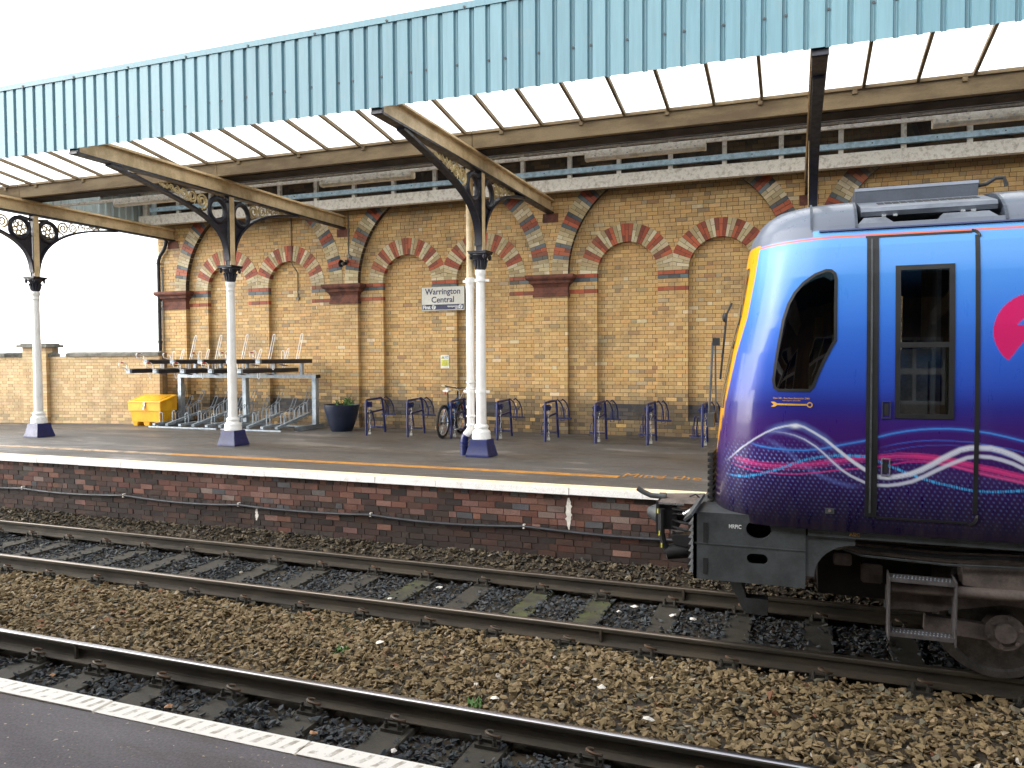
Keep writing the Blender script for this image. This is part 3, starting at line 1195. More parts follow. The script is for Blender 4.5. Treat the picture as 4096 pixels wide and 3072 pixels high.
def voussoir(cx, cz, r0, r1, a0, a1, y0, y1, col, clampx=None):
    ga = .0035 / ((r0 + r1) / 2)
    vs = []
    for y in (y0 + random.uniform(-.002, .002), y1):
        for r_ in (r0, r1):
            for a in (a0 + ga, a1 - ga):
                x, z = cx - r_ * math.cos(a), cz + r_ * math.sin(a)
                if clampx:
                    x = min(x, clampx[1]) if clampx[1] is not None else x
                    x = max(x, clampx[0]) if clampx[0] is not None else x
                vs.append((x, y, z))
    o = [vs[0], vs[2], vs[6], vs[4], vs[1], vs[3], vs[7], vs[5]]
    return o


for b_ in BAYS:
    for i in range(nb):
        a0, a1 = math.pi * i / nb, math.pi * (i + 1) / nb
        j = min(i, nb - 1 - i) % 8
        pal = PALE if j < 4 else BLUE if j in (4, 7) else REDB
        cut = RI + (.232 if i % 2 else .116)
        for r0, r1 in ((RI, cut - .004), (cut + .004, RO)):
            if max(b_ - RO * math.cos(a0), b_ - RO * math.cos(a1)) < XL:
                continue
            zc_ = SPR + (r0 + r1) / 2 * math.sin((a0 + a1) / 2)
            ks = max(0.0, min(.95, (zc_ - 5.75) / .45))  # arch ring colours take the same painted roof shade
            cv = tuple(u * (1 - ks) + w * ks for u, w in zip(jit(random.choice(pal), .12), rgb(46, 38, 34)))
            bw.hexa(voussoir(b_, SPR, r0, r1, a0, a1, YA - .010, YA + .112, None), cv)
    bw.mb_m.prism([(b_ - RI * math.cos(math.pi * i / 48), SPR + RI * math.sin(math.pi * i / 48)) for i in range(49)][::1] +
                  [(b_ - (RO - .004) * math.cos(math.pi * i / 48), SPR + (RO - .004) * math.sin(math.pi * i / 48)) for i in range(48, -1, -1)], 'y', YA - .002, YA + .108) if b_ - RO > XL else None
    ns = 35
    for s in (-1, 1):
        c_ = b_ + s * DX
        for i in range(ns):
            a0, a1 = math.pi * i / ns, math.pi * (i + 1) / ns
            j = min(i, ns - 1 - i)
            red = j >= 4 and ((j - 4) // 2) % 2 == 0
            pal = REDB if red else PALE
            cut = ri + (.238 if i % 2 else .124)
            cl = (None, b_ - .003) if s < 0 else (b_ + .003, None)
            for r0, r1 in ((ri, cut - .004), (cut + .004, ro)):
                bw.hexa(voussoir(c_, SPR, r0, r1, a0, a1, YB - .010, YB + .112, None, cl), jit(random.choice(pal), .1))
        for i in range(24):
            a0, a1 = math.pi * i / 24, math.pi * (i + 1) / 24
            vs = []
            for y in (YB - .003, YB + .108):
                for r_ in (ri + .004, ro - .004):
                    for a in (a0, a1):
                        x = c_ - r_ * math.cos(a)
                        x = min(x, b_ - .003) if s < 0 else max(x, b_ + .003)
                        vs.append((x, y, SPR + r_ * math.sin(a)))
            bw.mb_m.hexa([vs[0], vs[2], vs[6], vs[4], vs[1], vs[3], vs[7], vs[5]])


def wall_score(a):
    if a[0] == 'b':
        x, y, z = (a[1][0] + a[1][1]) / 2, a[1][2], (a[1][4] + a[1][5]) / 2
        big = (a[1][1] - a[1][0])
    else:
        x, y, z = [sum(p_[i] for p_ in a[1]) / 8 for i in range(3)]
        big = .2
    px, py = project((x, y, z))
    hid = 0 if (2120 < px < 2860 and 860 < py < 1600) else 100
    return hid + abs(px - 2600) / 400 - big * 12


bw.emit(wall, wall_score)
# backing so that nothing shows through
MB().box(XL + .05, XR, YC + .092, YC + .4, P - .2, TOPZ).build("backing", MT['mortar'], wall)
MB().box(XL + .012, XL + .05, YA + .006, YC + .4, P, TOPZ).build("end_return", MT['mortar'], wall)
# sandstone imposts and padstones
for p_ in PC:
    m = MB()
    prof = [(.372, SPR - .455, .012), (.388, SPR - .455, .03), (.388, SPR - .40, .03), (.372, SPR - .385, .012), (.372, SPR - .26, .012), (.40, SPR - .20, .05), (.45, SPR - .175, .09), (.455, SPR - .12, .10), (.50, SPR - .095, .145), (.525, SPR - .06, .165), (.525, SPR - .004, .165)]
    vs, fs = [], []
    for h, z, d in prof:
        x0 = p_ - h
        if p_ == PC[0]:
            x0 = max(p_ - h - .02, XL - .02)
        vs += [(x0, YA - d, z), (p_ + h, YA - d, z), (p_ + h, YB + .02, z), (x0, YB + .02, z)]
    for i in range(len(prof) - 1):
        for k in range(4):
            fs.append((i * 4 + k, i * 4 + (k + 1) % 4, i * 4 + 4 + (k + 1) % 4, i * 4 + 4 + k))
    fs += [(3, 2, 1, 0), tuple(range(len(vs) - 4, len(vs)))]
    m.add(vs, fs)
    m.build("impost_stone", MT['stone'], wall)
    MB().box(p_ - .165, p_ + .165, YA - .012, YA + .1, 5.36, 5.548).build("padstone", MT['stone'], wall)

# ================================================================== BOUNDARY WALL at the platform end
bd = thing("boundary_wall", "low pale yellow brick boundary wall with grey coping beyond the platform end", "wall", loc=(-18, 14, P))
ang = math.atan2(13.40 - 14.46, -20.5 - -15.42)
org = Vector((-15.42, 14.46, 0))
ux = Vector((math.cos(ang), math.sin(ang), 0)) * -1        # local +x runs to the right
uy = Vector((-ux.y, ux.x, 0))


def bxf(p_):
    v = org + ux * p_[0] + uy * p_[1]
    return (v.x, v.y, p_[2])


LB = Brickwork(MT['brick'], MT['mortar_pale'], .0012)
PALEW = [rgb(206, 178, 134), rgb(200, 170, 124), rgb(210, 184, 142), rgb(194, 164, 120), rgb(204, 174, 132)]


def pick_b(x, z, L):
    if z < P + .2 and random.random() < .4:
        return jit(rgb(170, 148, 112))
    return jit(random.choice(PALEW), .06)


pl = -2.62
for k in range(22):
    z = P + k * .0765
    for a, b_ in ((-9.0, pl - .335), (pl + .335, .735)):
        LB.course(a, b_, 0, .11, z, .0765, pick_b, k % 2)
for k in range(25):
    z = P + k * .0765
    LB.course(pl - .335, pl + .335, -.11, .22, z, .0765, pick_b, k % 2)
LB.emit(bd, lambda a: abs(a[1][0] + 1.6), xf=bxf)
x = -9.0
while x < .72:
    L = min(.9, .735 - x)
    if not (pl - .9 < x < pl + .0):
        m = MB().prism([(-.05, P + 1.683), (.32, P + 1.683), (.32, P + 1.76), (.13, P + 1.80), (-.05, P + 1.76)], 'x', x + .004, x + L - .004)
        m.v = [bxf(v) for v in m.v]
        m.build("coping_stone", MT['coping_grey'], bd)
    x += L
for a, b_ in ((pl - .9, pl - .336), (pl + .336, pl + .38)):
    m = MB().prism([(-.05, P + 1.683), (.32, P + 1.683), (.32, P + 1.76), (.13, P + 1.80), (-.05, P + 1.76)], 'x', a + .004, b_)
    m.v = [bxf(v) for v in m.v]
    m.build("coping_stone", MT['coping_grey'], bd)
m = MB()
m.prism([(pl - .42, -.20), (pl + .42, -.20), (pl + .42, .40), (pl - .42, .40)], 'z', P + 1.915, P + 1.985)
m.prism([(pl - .36, -.14), (pl + .36, -.14), (pl + .36, .34), (pl - .36, .34)], 'z', P + 1.986, P + 2.02)
m.v = [bxf(v) for v in m.v]
m.build("pier_cap", MT['coping_grey'], bd)
m = MB().box(-9, .73, .112, .32, P, P + 1.682).box(pl - .33, pl + .33, .113, .32, P, P + 1.914)
m.v = [bxf(v) for v in m.v]
m.build("wall_core", MT['mortar_pale'], bd)

# ================================================================== CANOPY
FY, FZ0, FZ1 = 8.24, 5.605, 6.60          # fascia
can = thing("platform_canopy", "long platform canopy with pale blue corrugated fascia and white glazed roof", "canopy", loc=(-5, 11.5, 5.6))
CX0, CX1 = -17.0, 12.6
# corrugated fascia: one sheet per metre, five ribs each
x = -16.995
while x < CX1:
    m = MB()
    prof = []
    for i in range(5):
        a = x + .2 * i
        # wide pan standing proud, narrow recessed trough with a small raised rib inside
        prof += [(a - .100, .030), (a - .091, .030), (a + .038, .030), (a + .050, .0), (a + .060, .0), (a + .068, .006), (a + .076, .006), (a + .086, .0), (a + .092, .0)]
    prof.append((x + .9, .030))
    n = len(prof)
    vs = [(a, FY - d, FZ0) for a, d in prof] + [(a, FY - d, FZ1) for a, d in prof]
    vs += [(a, FY - d + .002, FZ0) for a, d in prof] + [(a, FY - d + .002, FZ1) for a, d in prof]
    fs = [(i, i + 1, n + i + 1, n + i) for i in range(n - 1)] + [(2 * n + i + 1, 2 * n + i, 3 * n + i, 3 * n + i + 1) for i in range(n - 1)]
    fs += [(i + 1, i, 2 * n + i, 2 * n + i + 1) for i in range(n - 1)]
    m.add(vs, fs)
    m.build("fascia_sheet", MT['clad'], can)
    x += 1.0
MB().prism([(FY - .045, FZ1 - .012), (FY - .043, FZ1 - .012), (FY - .040, FZ1 + .055), (FY + .03, FZ1 + .085), (FY + .25, FZ1 + .095), (FY + .25, FZ1 + .098), (FY + .03, FZ1 + .088), (FY - .047, FZ1 + .062)], 'x', CX0, CX1).build("flashing", MT['clad'], can)
# bolts: on two ribs out of three
k = 0
bm0 = None
x = -2.797 - .2033 * 68
seq = [0, 2, 3]
i = 0
while x < 3.4:
    ph = (i - 68) % 5
    if ph in (0, 2, 3):
        xx = round((x + 16.995) / .2) * .2 - 16.995 + .072
        m = MB().cyl((0, 0, 0), (0, -.009, 0), .0145, n=8)
        if bm0 is None:
            bm0 = m.mesh("bolt", MT['bolt'])
        b_ = obj("bolt", bm0, can)
        b_.location = (xx, FY - .006, 5.97)
    if ph == 1:
        b_ = obj("bolt", bm0, can) if bm0 else None
        if b_:
            b_.location = (x, FY - .046, FZ1 + .006)
    x += .2033
    i += 1
# fascia rails behind the cladding
MB().box(CX0, CX1, FY + .004, FY + .06, 5.93, 6.01).build("fascia_rail", MT['tan'], can)
MB().box(CX0, CX1, FY + .004, FY + .06, 6.50, 6.59).build("fascia_rail", MT['tan'], can)
# girders
for p_ in PC:
    m = MB()
    m.box(p_ - .011, p_ + .011, 8.30, 15.36, 5.575, 5.80)
    m.box(p_ - .085, p_ + .085, 8.30, 15.36, 5.80, 5.822)
    m.box(p_ - .062, p_ + .062, 8.30, 15.36, 5.8225, 5.845)
    g = m.build("girder", MT['tan'], can)
    MB().box(p_ - .075, p_ + .075, 8.25, 15.37, 5.545, 5.5745).build("girder_flange", MT['navy_dark'], g)
    MB().box(p_ - .08, p_ + .08, 8.268, 8.30, 5.545, 5.86).build("girder_end_plate", MT['navy_dark'], g)
    m = MB()
    yy = 8.5
    while yy < 15.2:
        for s in (-1, 1):
            m.sphere((p_ + s * .07, yy, 5.799), .010, 6, 4)
            m.sphere((p_ + s * .0115, yy, 5.60), .008, 6, 4)
        yy += .16
    m.build("rivets", MT['tan'], g, kind='stuff')
# gutter beam, in lengths between the girders
GY = 11.2
ends = [CX0] + PC + [CX1]
for a, b_ in zip(ends[:-1], ends[1:]):
    m = MB().box(a + .006, b_ - .006, GY, GY + .10, 5.862, 6.125)
    m.box(a + .006, b_ - .006, GY - .03, GY - .002, 6.085, 6.13)
    g = m.build("gutter_beam", MT['gutter'], can)
    x = a + .5
    while x < b_ - .2:
        MB().box(x - .03, x + .03, GY - .03, GY - .003, 6.03, 6.082).build("gutter_bracket", MT['gutter'], g)
        x += 1.276
MB().box(CX0, CX1, GY + .10, GY + .42, 5.845, 5.862).build("gutter_sole", MT['darkwood'], can)
MB().box(CX0, CX1, GY + .42, GY + .46, 5.845, 6.10).build("gutter_back", MT['darkwood'], can)
# glazing: bars and panels falling from the fascia to the gutter
GZ0, GZ1 = 6.135, 6.585
gy0, gy1 = GY - .02, FY + .06
bars = []
x = .81 - .638 * 28
while x < CX1:
    bars.append(x)
    x += .638
for x in bars:
    MB().bar((x, gy0, GZ0 - .02), (x, gy1, GZ1 - .02), .040, .055, (0, 0, 1)).build("glazing_bar", MT['gutter'], can)
pm = None
for x in bars[:-1]:
    m = MB()
    L = math.hypot(gy1 - gy0, GZ1 - GZ0)
    m.add([(x + .012, gy0 - .05, GZ0 + .004), (x + .626, gy0 - .05, GZ0 + .004), (x + .626, gy1, GZ1 + .012), (x + .012, gy1, GZ1 + .012),
           (x + .012, gy0 - .05, GZ0 + .014), (x + .626, gy0 - .05, GZ0 + .014), (x + .626, gy1, GZ1 + .022), (x + .012, gy1, GZ1 + .022)], MB.BF)
    me = m.mesh("glazing_panel", MT['polytop'])
    me.materials.append(MT['poly'])
    me.polygons[0].material_index = 1
    obj("glazing_panel", me, can)
# boarded roof behind the gutter, rising to the wall
RZ = lambda y: 6.20 + (y - GY - .4) * .21
for (ya, yb) in ((GY + .44, 12.1), (13.95, 15.52)):
    MB().prism([(ya, RZ(ya)), (yb, RZ(yb)), (yb, RZ(yb) + .06), (ya, RZ(ya) + .06)], 'x', CX0, CX1).build("roof_deck", MT['darkwood'], can)
x = CX0  # unseen glazed strip, added to let light onto the upper wall
while x < CX1:
    m = MB().add([(x + .01, 12.08, RZ(12.08) + .062), (x + 1.25, 12.08, RZ(12.08) + .062), (x + 1.25, 13.97, RZ(13.97) + .062), (x + .01, 13.97, RZ(13.97) + .062),
                  (x + .01, 12.08, RZ(12.08) + .072), (x + 1.25, 12.08, RZ(12.08) + .072), (x + 1.25, 13.97, RZ(13.97) + .072), (x + .01, 13.97, RZ(13.97) + .072)], MB.BF)
    me = m.mesh("added_rooflight_panel", MT['polytop'])
    me.materials.append(MT['poly'])
    me.polygons[0].material_index = 1
    obj("added_rooflight_panel", me, can)
    x += 1.26
x = CX0 + .4
while x < 9.5:
    MB().bar((x, GY + .46, RZ(GY + .46) - .06), (x, 15.2, RZ(15.2) - .06), .05, .11).build("rafter", MT['darkwood'], can)
    x += 1.26
for yy in (12.6, 13.9):
    MB().box(CX0, CX1, yy, yy + .06, RZ(yy) - .22, RZ(yy) - .115).build("purlin", MT['darkwood'], can)
# peeling white wall beam with posts and top rail: the open ventilator
for a, b_ in zip([-15.62] + PC[1:], PC[1:] + [CX1]):
    MB().box(a + .003, b_ - .003, 14.95, 15.10, 5.925, 6.165).build("wall_beam", MT['peel'], can)
x = -15.4
m0 = None
while x < CX1:
    MB().box(x - .042, x + .042, 14.98, 15.06, 6.166, RZ(15.0) - .01).build("vent_post", MT['peel'], can)
    for zz in (5.99, 6.10):
        MB().sphere((x, 14.948, zz), .018, 8, 4, (1, .5, 1)).build("beam_bolt", MT['peel'], can)
    x += 1.008
MB().box(-15.6, CX1, 15.0, 15.05, RZ(15.0) - .2, RZ(15) - .12).build("vent_rail", MT['peel'], can)
# end screen of grey corrugated sheet
m = MB()
y = 8.3
n = 0
pr = []
while y < 15.55:
    pr += [(y, 0), (y + .13, 0), (y + .15, .03), (y + .18, .03)]
    y += .2
n = len(pr)
vs = [(-15.72 + d, a, 5.72) for a, d in pr] + [(-15.72 + d, a, min(6.9, RZ(max(a, GY + .45)) if a > GY else 6.1)) for a, d in pr]
m.add(vs, [(i, i + 1, n + i + 1, n + i) for i in range(n - 1)])
m.build("end_screen", MT['clad_in'], can)
MB().box(-15.69, -15.60, 15.15, 15.28, 5.72, 6.9).build("end_post", MT['peel'], can)

# cable tray and lighting trunking
t = thing("cable_tray", "pale blue perforated cable tray in front of the ventilator posts", "cable tray", loc=(-5, 14.9, 6.24))
MB().box(-15.2, CX1, 14.90, 14.925, 6.24, 6.34).build("tray_side", MT['bluegrey'], t)
MB().box(-15.2, CX1, 14.925, 14.978, 6.24, 6.248).build("tray_floor", MT['bluegrey'], t)
x = -14.9
while x < CX1 - .3:
    MB().cyl((x, 14.899, 6.29), (x, 14.893, 6.29), .012, n=8).build("tray_bolt", MT['bolt'], t)
    x += 1.008
t = thing("lighting_trunking", "thin pale metal trunking carrying the strip lights under the dark roof", "trunking", loc=(-5, 12.15, 5.85))
MB().box(-15.2, CX1, 12.125, 12.175, 5.847, 5.90).build("trunking_channel", MT['peel'], t)
MB().box(-15.2, CX1, 12.45, 12.47, 5.93, 5.95).build("conduit_run", MT['galv'], t)
LM = {}
lampx = [(-13.27, "long dusty strip light in the bay by the end of the wall"), (-8.24, "long dusty strip light in the bay above the bicycle"), (-3.20, "long clear strip light in the bay over the dark blue stands"), (1.78, "long dusty strip light above the train roof")]
for x, lab in lampx:
    t = thing("strip_light", lab, "light", "strip lights under the canopy", loc=(x, 12.15, 5.80))
    MB().prism([(12.10, 5.80), (12.20, 5.80), (12.205, 5.845), (12.095, 5.845)], 'x', x, x + 1.86).build("housing", MT['peel'], t)
    MB().prism([(12.07, 5.77), (12.10, 5.735), (12.20, 5.735), (12.23, 5.77), (12.225, 5.7995), (12.075, 5.7995)], 'x', x + .02, x + 1.84).build("diffuser", MT['lampdiff'], t, True, 30)
    for e in (x - .02, x + 1.842):
        MB().prism([(12.066, 5.765), (12.10, 5.73), (12.20, 5.73), (12.234, 5.765), (12.228, 5.848), (12.072, 5.848)], 'x', e, e + .038).build("end_cap", MT['lampdiff'], t)
    for i in range(7):
        MB().box(x + .14 + i * .262, x + .165 + i * .262, 12.062, 12.238, 5.785, 5.80).build("diffuser_clip", MT['galv'], t)

# ================================================================== COLUMNS with brackets


def scroll(m, cx, cz, r_, turns=1.5, rad=.011, x=0.0, sgn=1, ph=0.0):
    pts = []
    n = int(20 * turns)
    for i in range(n + 1):
        u = i / n
        a = ph + sgn * u * turns * 2 * math.pi
        rr = r_ * (1 - .78 * u)
        pts.append((x, cx + rr * math.cos(a), cz + rr * math.sin(a)))
    m.tube(pts, rad, 6)


def make_column(label):
    """modelled round its own base: origin on the platform surface, x along the track, y away from it"""
    t = thing("iron_column", label, "column", "iron columns of the canopy", world=False)
    H = lambda z: z - P
    MB().sqlathe([(.205, 0), (.205, .03), (.198, .05), (.160, .21), (.158, .26), (.152, .285)], 0, 0).build("base", MT['navy'], t, True, 30, bevel=.008)
    MB().lathe([(.155, .2855), (.155, .345), (.146, .36), (.152, .385), (.142, .41), (.115, .435), (.108, .45), (.118, .47), (.118, .495), (.097, .515), (.086, .53)], 0, 0, 28).build("plinth", MT['white'], t, True, 50)
    MB().lathe([(.084, .531), (.081, 1.2), (.069, 2.84), (.069, 2.86), (.077, 2.87), (.077, 2.89), (.070, 2.90), (.072, 2.93), (.086, 2.965), (.089, 2.995), (.082, 3.03)], 0, 0, 28).build("shaft", MT['white'], t, True, 50)
    cap = MB().lathe([(.078, 3.031), (.082, 3.10), (.094, 3.18), (.12, 3.235), (.15, 3.262), (.15, 3.278)], 0, 0, 24)
    cap.sqlathe([(.128, 3.279), (.150, 3.29), (.150, 3.308), (.162, 3.315), (.162, 3.33)], 0, 0)
    c = cap.build("capital", MT['navy_dark'], t, True, 40)
    m = MB()
    for sx in (-1, 1):
        for sy in (-1, 1):
            for q_ in range(2):
                d = (sx * .115, sy * .115)
                pts = [(d[0] + .02 * math.cos(a) * (1 if q_ else 0) * sx + (.0), d[1] + .02 * math.cos(a) * (0 if q_ else 1) * sy, 3.24 + .036 * math.sin(a)) for a in [i * .5 for i in range(13)]]
                m.tube(pts, .012, 6, True)
    for k_ in range(12):
        a = k_ / 12 * 2 * math.pi
        m.tube([(.08 * math.cos(a), .08 * math.sin(a), 3.05), (.09 * math.cos(a), .09 * math.sin(a), 3.12), (.115 * math.cos(a), .115 * math.sin(a), 3.19), (.12 * math.cos(a), .12 * math.sin(a), 3.17)], [.012, .018, .014, .006], 6)
    m.build("leaf_ornament", MT['navy_dark'], c, True)
    # upright spine: buff front plate over dark stem
    st = MB().box(-.055, .055, -.045, .06, 3.331, 4.593).build("stem", MT['navy_dark'], t)
    for e in (-1, 1):
        MB().box(e * .0595 - .004, e * .0595 + .004, -.056, .066, 3.332, 4.592).build("stem_face", MT['tan'], st)
    MB().sphere((-.06, -.05, 3.45), .028, 10, 6).build("stem_boss", MT['navy_dark'], st, True)
    zb = 5.544 - P              # underside of the girder
    for sgn, reach, nm in ((-1, 2.62, 0), (1, 2.05, 1)):
        b = None
        # lower curved rib: straight strut that sweeps into the stem
        z0 = 3.42
        pts = []
        p0, p1, p2, p3 = Vector((0, sgn * .06, z0)), Vector((0, sgn * .11, z0 + .62)), Vector((0, sgn * (.40 if sgn < 0 else .52), z0 + .80)), Vector((0, sgn * reach, zb - .012))
        if sgn > 0:
            p2 = Vector((0, .62, zb - .16))
        for i in range(25):
            u = i / 24
            q_ = p0 * (1 - u) ** 3 + p1 * 3 * u * (1 - u) ** 2 + p2 * 3 * u * u * (1 - u) + p3 * u ** 3
            pts.append(q_)
        m = MB()
        for a_, c_ in zip(pts[:-1], pts[1:]):
            m.bar(a_, c_ + (c_ - a_) * .08, .115, .042, (0, 0, 1) if abs((c_ - a_).normalized().z) < .9 else (0, 1, 0))
        b = m.build("bracket", MT['navy_dark'], t)
        # web of the foot
        web = [(sgn * .06, z0), (sgn * .06, z0 + .82)] + [(p_.y, p_.z) for p_ in pts[12:0:-1]]
        MB().prism(web if sgn < 0 else web[::-1], 'x', -.012, .012).build("bracket_web", MT['navy_dark'], b)
        # pierced ring
        rc, rz, rr = sgn * .315, zb - .29, .205
        m = MB()
        m.torus((0, rc, rz), rr, .046, 'x', 28, 8)
        m.bar((0, sgn * .06, zb - .09), (0, rc, zb - .05), .06, .05)
        m.bar((0, sgn * .06, zb - .42), (0, rc - sgn * .1, zb - .45), .05, .03)
        rg = m.build("bracket_ring", MT['navy_dark'], b, True)
        m = MB()
        for k_ in range(6):
            a = k_ / 6 * 2 * math.pi + .3
            m.torus((0, rc + .098 * math.cos(a), rz + .098 * math.sin(a)), .044, .0135, 'x', 14, 5)
        m.torus((0, rc, rz), .048, .014, 'x', 14, 5)
        for k_ in range(6):
            a = k_ / 6 * 2 * math.pi
            m.tube([(0, rc + .05 * math.cos(a), rz + .05 * math.sin(a)), (0, rc + .165 * math.cos(a), rz + .165 * math.sin(a))], .012, 5)
        m.build("rosette", MT['tan_gold'], rg, True)
        # scrolls diminishing towards the tip
        m = MB()
        cy, rr2, k_ = abs(rc) + .205 + .165, .135, 0
        while rr2 > .024 and cy < reach:
            # height available between rib and girder
            best = min(pts, key=lambda p_: abs(abs(p_.y) - cy))
            mid = (best.z + .02 + zb) / 2
            gap = (zb - best.z - .02) / 2
            r3 = min(rr2, max(.018, gap * .96))
            scroll(m, sgn * cy, mid, r3, 1.9, max(.008, .016 * r3 / .12), 0, sgn * (1 if k_ % 2 else -1), math.pi / 2 * (1 if k_ % 2 else -1))
            nr = rr2 * .80
            m.tube([(0, sgn * (cy + r3 * .2), mid + (r3 if k_ % 2 == 0 else -r3) * .97), (0, sgn * (cy + r3 * .9), mid + (r3 if k_ % 2 == 0 else -r3) * .3), (0, sgn * (cy + r3 + nr * .5), mid - (nr if k_ % 2 == 0 else -nr) * .75)], .008, 5)
            cy += (r3 + nr) * .98
            rr2 = nr
            k_ += 1
        m.build("scrollwork", MT['tan_gold'], b, True)
    return t


CL = ["white iron column on blue base standing in front of the boundary wall", "white iron column on blue base standing in front of the two tier cycle rack",
      "white iron column on blue base with a white downpipe strapped to it", "iron column hidden behind the train, its bracket rising over the train roof", "iron column of the canopy beyond the frame"]
col0 = make_column(CL[0])
CY = 11.50
col0.location = (PC[0], CY, P)
for i in range(1, 5):
    copy_tree(col0, (PC[i], CY, P), CL[i])
# ================================================================== PIPES, CONDUITS, SPEAKER
dp = thing("downpipe", "white rainwater downpipe with blue foot strapped beside an iron column", "pipe", loc=(-5.0, 11.5, P))
px, py = -5.012, 11.53
MB().cyl((px, py, 3.86), (px, py, 5.86), .060, n=18).build("upper_pipe", MT['offwhite'], dp, True)
MB().lathe([(.066, 1.50), (.066, 3.70), (.075, 3.70), (.075, 3.74), (.070, 3.745), (.078, 3.80), (.078, 3.86), (.066, 3.87)], px, py, 18).build("lower_pipe", MT['white'], dp, True, 40)
for z in (1.46, 1.60, 2.06, 2.16):
    MB().lathe([(.067, z - .02), (.079, z - .014), (.079, z + .014), (.067, z + .02)], px, py, 18).build("pipe_collar", MT['white'], dp, True, 40)
MB().tube([(px, py, 1.50), (px, py, 1.42), (px - .03, py, 1.35), (px - .09, py, 1.29)], .064, 16).build("pipe_bend", MT['white'], dp, True)
MB().tube([(px - .085, py, 1.295), (px - .115, py, 1.25), (px - .128, py, 1.18), (px - .128, py, P + .0)], .064, 16).build("pipe_shoe", MT['navy'], dp, True)
m = MB()
for z in (1.16, 1.10):
    m.lathe([(.066, z - .012), (.076, z - .008), (.076, z + .008), (.066, z + .012)], px - .128, py, 16)
m.build("shoe_collar", MT['navy'], dp, True, 40)
for z in (3.815, 2.01):
    s = MB()
    s.lathe([(.072, z - .022), (.082, z - .022), (.082, z + .022), (.072, z + .022)], px, py, 18)
    s.lathe([(.082, z - .022), (.094, z - .022), (.094, z + .022), (.082, z + .022)], PC[2], CY, 18)
    s.box(px - .125, px - .07, py - .012, py + .012, z - .02, z + .02)
    s.box(px + .07, PC[2] - .075, py - .015, py + .0, z - .02, z + .02)
    s.box(PC[2] + .085, PC[2] + .15, CY - .012, CY + .012, z - .02, z + .02)
    s.build("pipe_strap", MT['white'], dp, True, 40)
MB().sphere((px - .07, py - .01, 2.30 - .55), .02, 8, 6, (.6, 1, 1.5)).build("pipe_stud", MT['white'], dp, True)
dk = thing("dark_downpipe", "dark swan necked downpipe at the outer corner of the yellow brick wall", "pipe", loc=(-15.3, YA - .06, P))
MB().tube([(-15.02, YA - .07, 5.62), (-15.03, YA - .07, 5.50), (-15.10, YA - .07, 5.34), (-15.24, YA - .07, 5.18), (-15.29, YA - .07, 5.06), (-15.29, YA - .07, P)], .045, 12).build("pipe", MT['darkpipe'], dk, True)
for z in (1.9, 3.0, 4.2, 5.0):
    MB().lathe([(.046, z - .03), (.056, z - .025), (.056, z + .025), (.046, z + .03)], -15.29, YA - .07, 12).build("pipe_collar", MT['darkpipe'], dk, True)
MB().tube([(-15.215, YA - .03, P), (-15.215, YA - .03, 4.9)], .012, 6).build("earth_cable", MT['galv'], dk)
for (pts, lab) in ((((-11.34, YB - .02, 5.92), (-11.34, YB - .02, 4.82), (-11.26, YC - .1, 4.70), (-11.26, YC - .02, 4.62), (-11.26, YC - .02, 4.02)), "thin grey conduit dropping down a blind arch behind the cycle rack"),
                   (((-9.69, YA - .02, 5.92), (-9.69, YA - .02, 4.93)), "thin grey conduit dropping to a small loudspeaker on the wall")):
    t = thing("wall_conduit", lab, "conduit", loc=pts[-1])
    MB().tube(pts, .014, 8).build("conduit_tube", MT['conduit'], t, True)
    e = pts[-1]
    MB().cyl((e[0], e[1] - .02, e[2] - .02), (e[0], e[1] + .02, e[2] - .02), .045, n=12).build("junction_box", MT['conduit'], t, True)
t = thing("loudspeaker", "small black horn loudspeaker on the wall beside two striped arch feet", "loudspeaker", loc=(-9.77, YA - .1, 4.73))
MB().cyl((-9.74, YA - .02, 4.74), (-9.76, YA - .12, 4.73), .028, .05, 14).build("speaker_throat", MT['blackplastic'], t, True)
MB().cyl((-9.76, YA - .12, 4.73), (-9.775, YA - .20, 4.725), .05, .088, 18, False).build("speaker_horn", MT['blackplastic'], t, True)
MB().sphere((-9.765, YA - .16, 4.727), .03, 10, 6).build("speaker_plug", MT['conduit'], t, True)
MB().box(-9.77, -9.70, YA - .05, YA - .005, 4.76, 4.82).build("speaker_bracket", MT['blackplastic'], t)

# ================================================================== SIGNS
sg = thing("station_sign", "white station name board reading Warrington Central on the brick wall", "sign", loc=(-7.4, YB - .06, 3.6))
sx0, sx1, sz0, sz1 = -7.855, -6.82, 3.612, 4.125
SY = YB - .05
MB().box(sx0, sx1, SY, SY + .03, sz0, sz1).build("sign_panel", MT['sign'], sg)
MB().box(sx0 + .012, sx1 - .012, SY - .003, SY - .0005, sz0 + .012, sz0 + .128).build("navy_band", MT['signnavy'], sg)
fr = MB()
fr.box(sx0 - .008, sx1 + .008, SY - .006, SY + .032, sz1 + .0005, sz1 + .010)
fr.box(sx0 - .008, sx1 + .008, SY - .006, SY + .032, sz0 - .010, sz0 - .0005)
fr.box(sx0 - .010, sx0 - .0005, SY - .006, SY + .032, sz0, sz1)
fr.box(sx1 + .0005, sx1 + .010, SY - .006, SY + .032, sz0, sz1)
fr.build("sign_frame", MT['signframe'], sg)
mx = (sx0 + sx1) / 2
put_text('warrington', MT['signnavy'], (mx, SY - .002, 3.965), sg, width=.86)
put_text('central', MT['signnavy'], (mx, SY - .002, 3.785), sg, width=.55)
for k in ('warrington', 'central'):
    pass
put_text('first', MT['noticewhite'], (sx0 + .03, SY - .005, sz0 + .033), sg, width=.185)
put_text('tpe', MT['noticewhite'], (sx1 - .40, SY - .005, sz0 + .064), sg, width=.27)
put_text('express', MT['noticewhite'], (sx1 - .22, SY - .005, sz0 + .030), sg, width=.11)
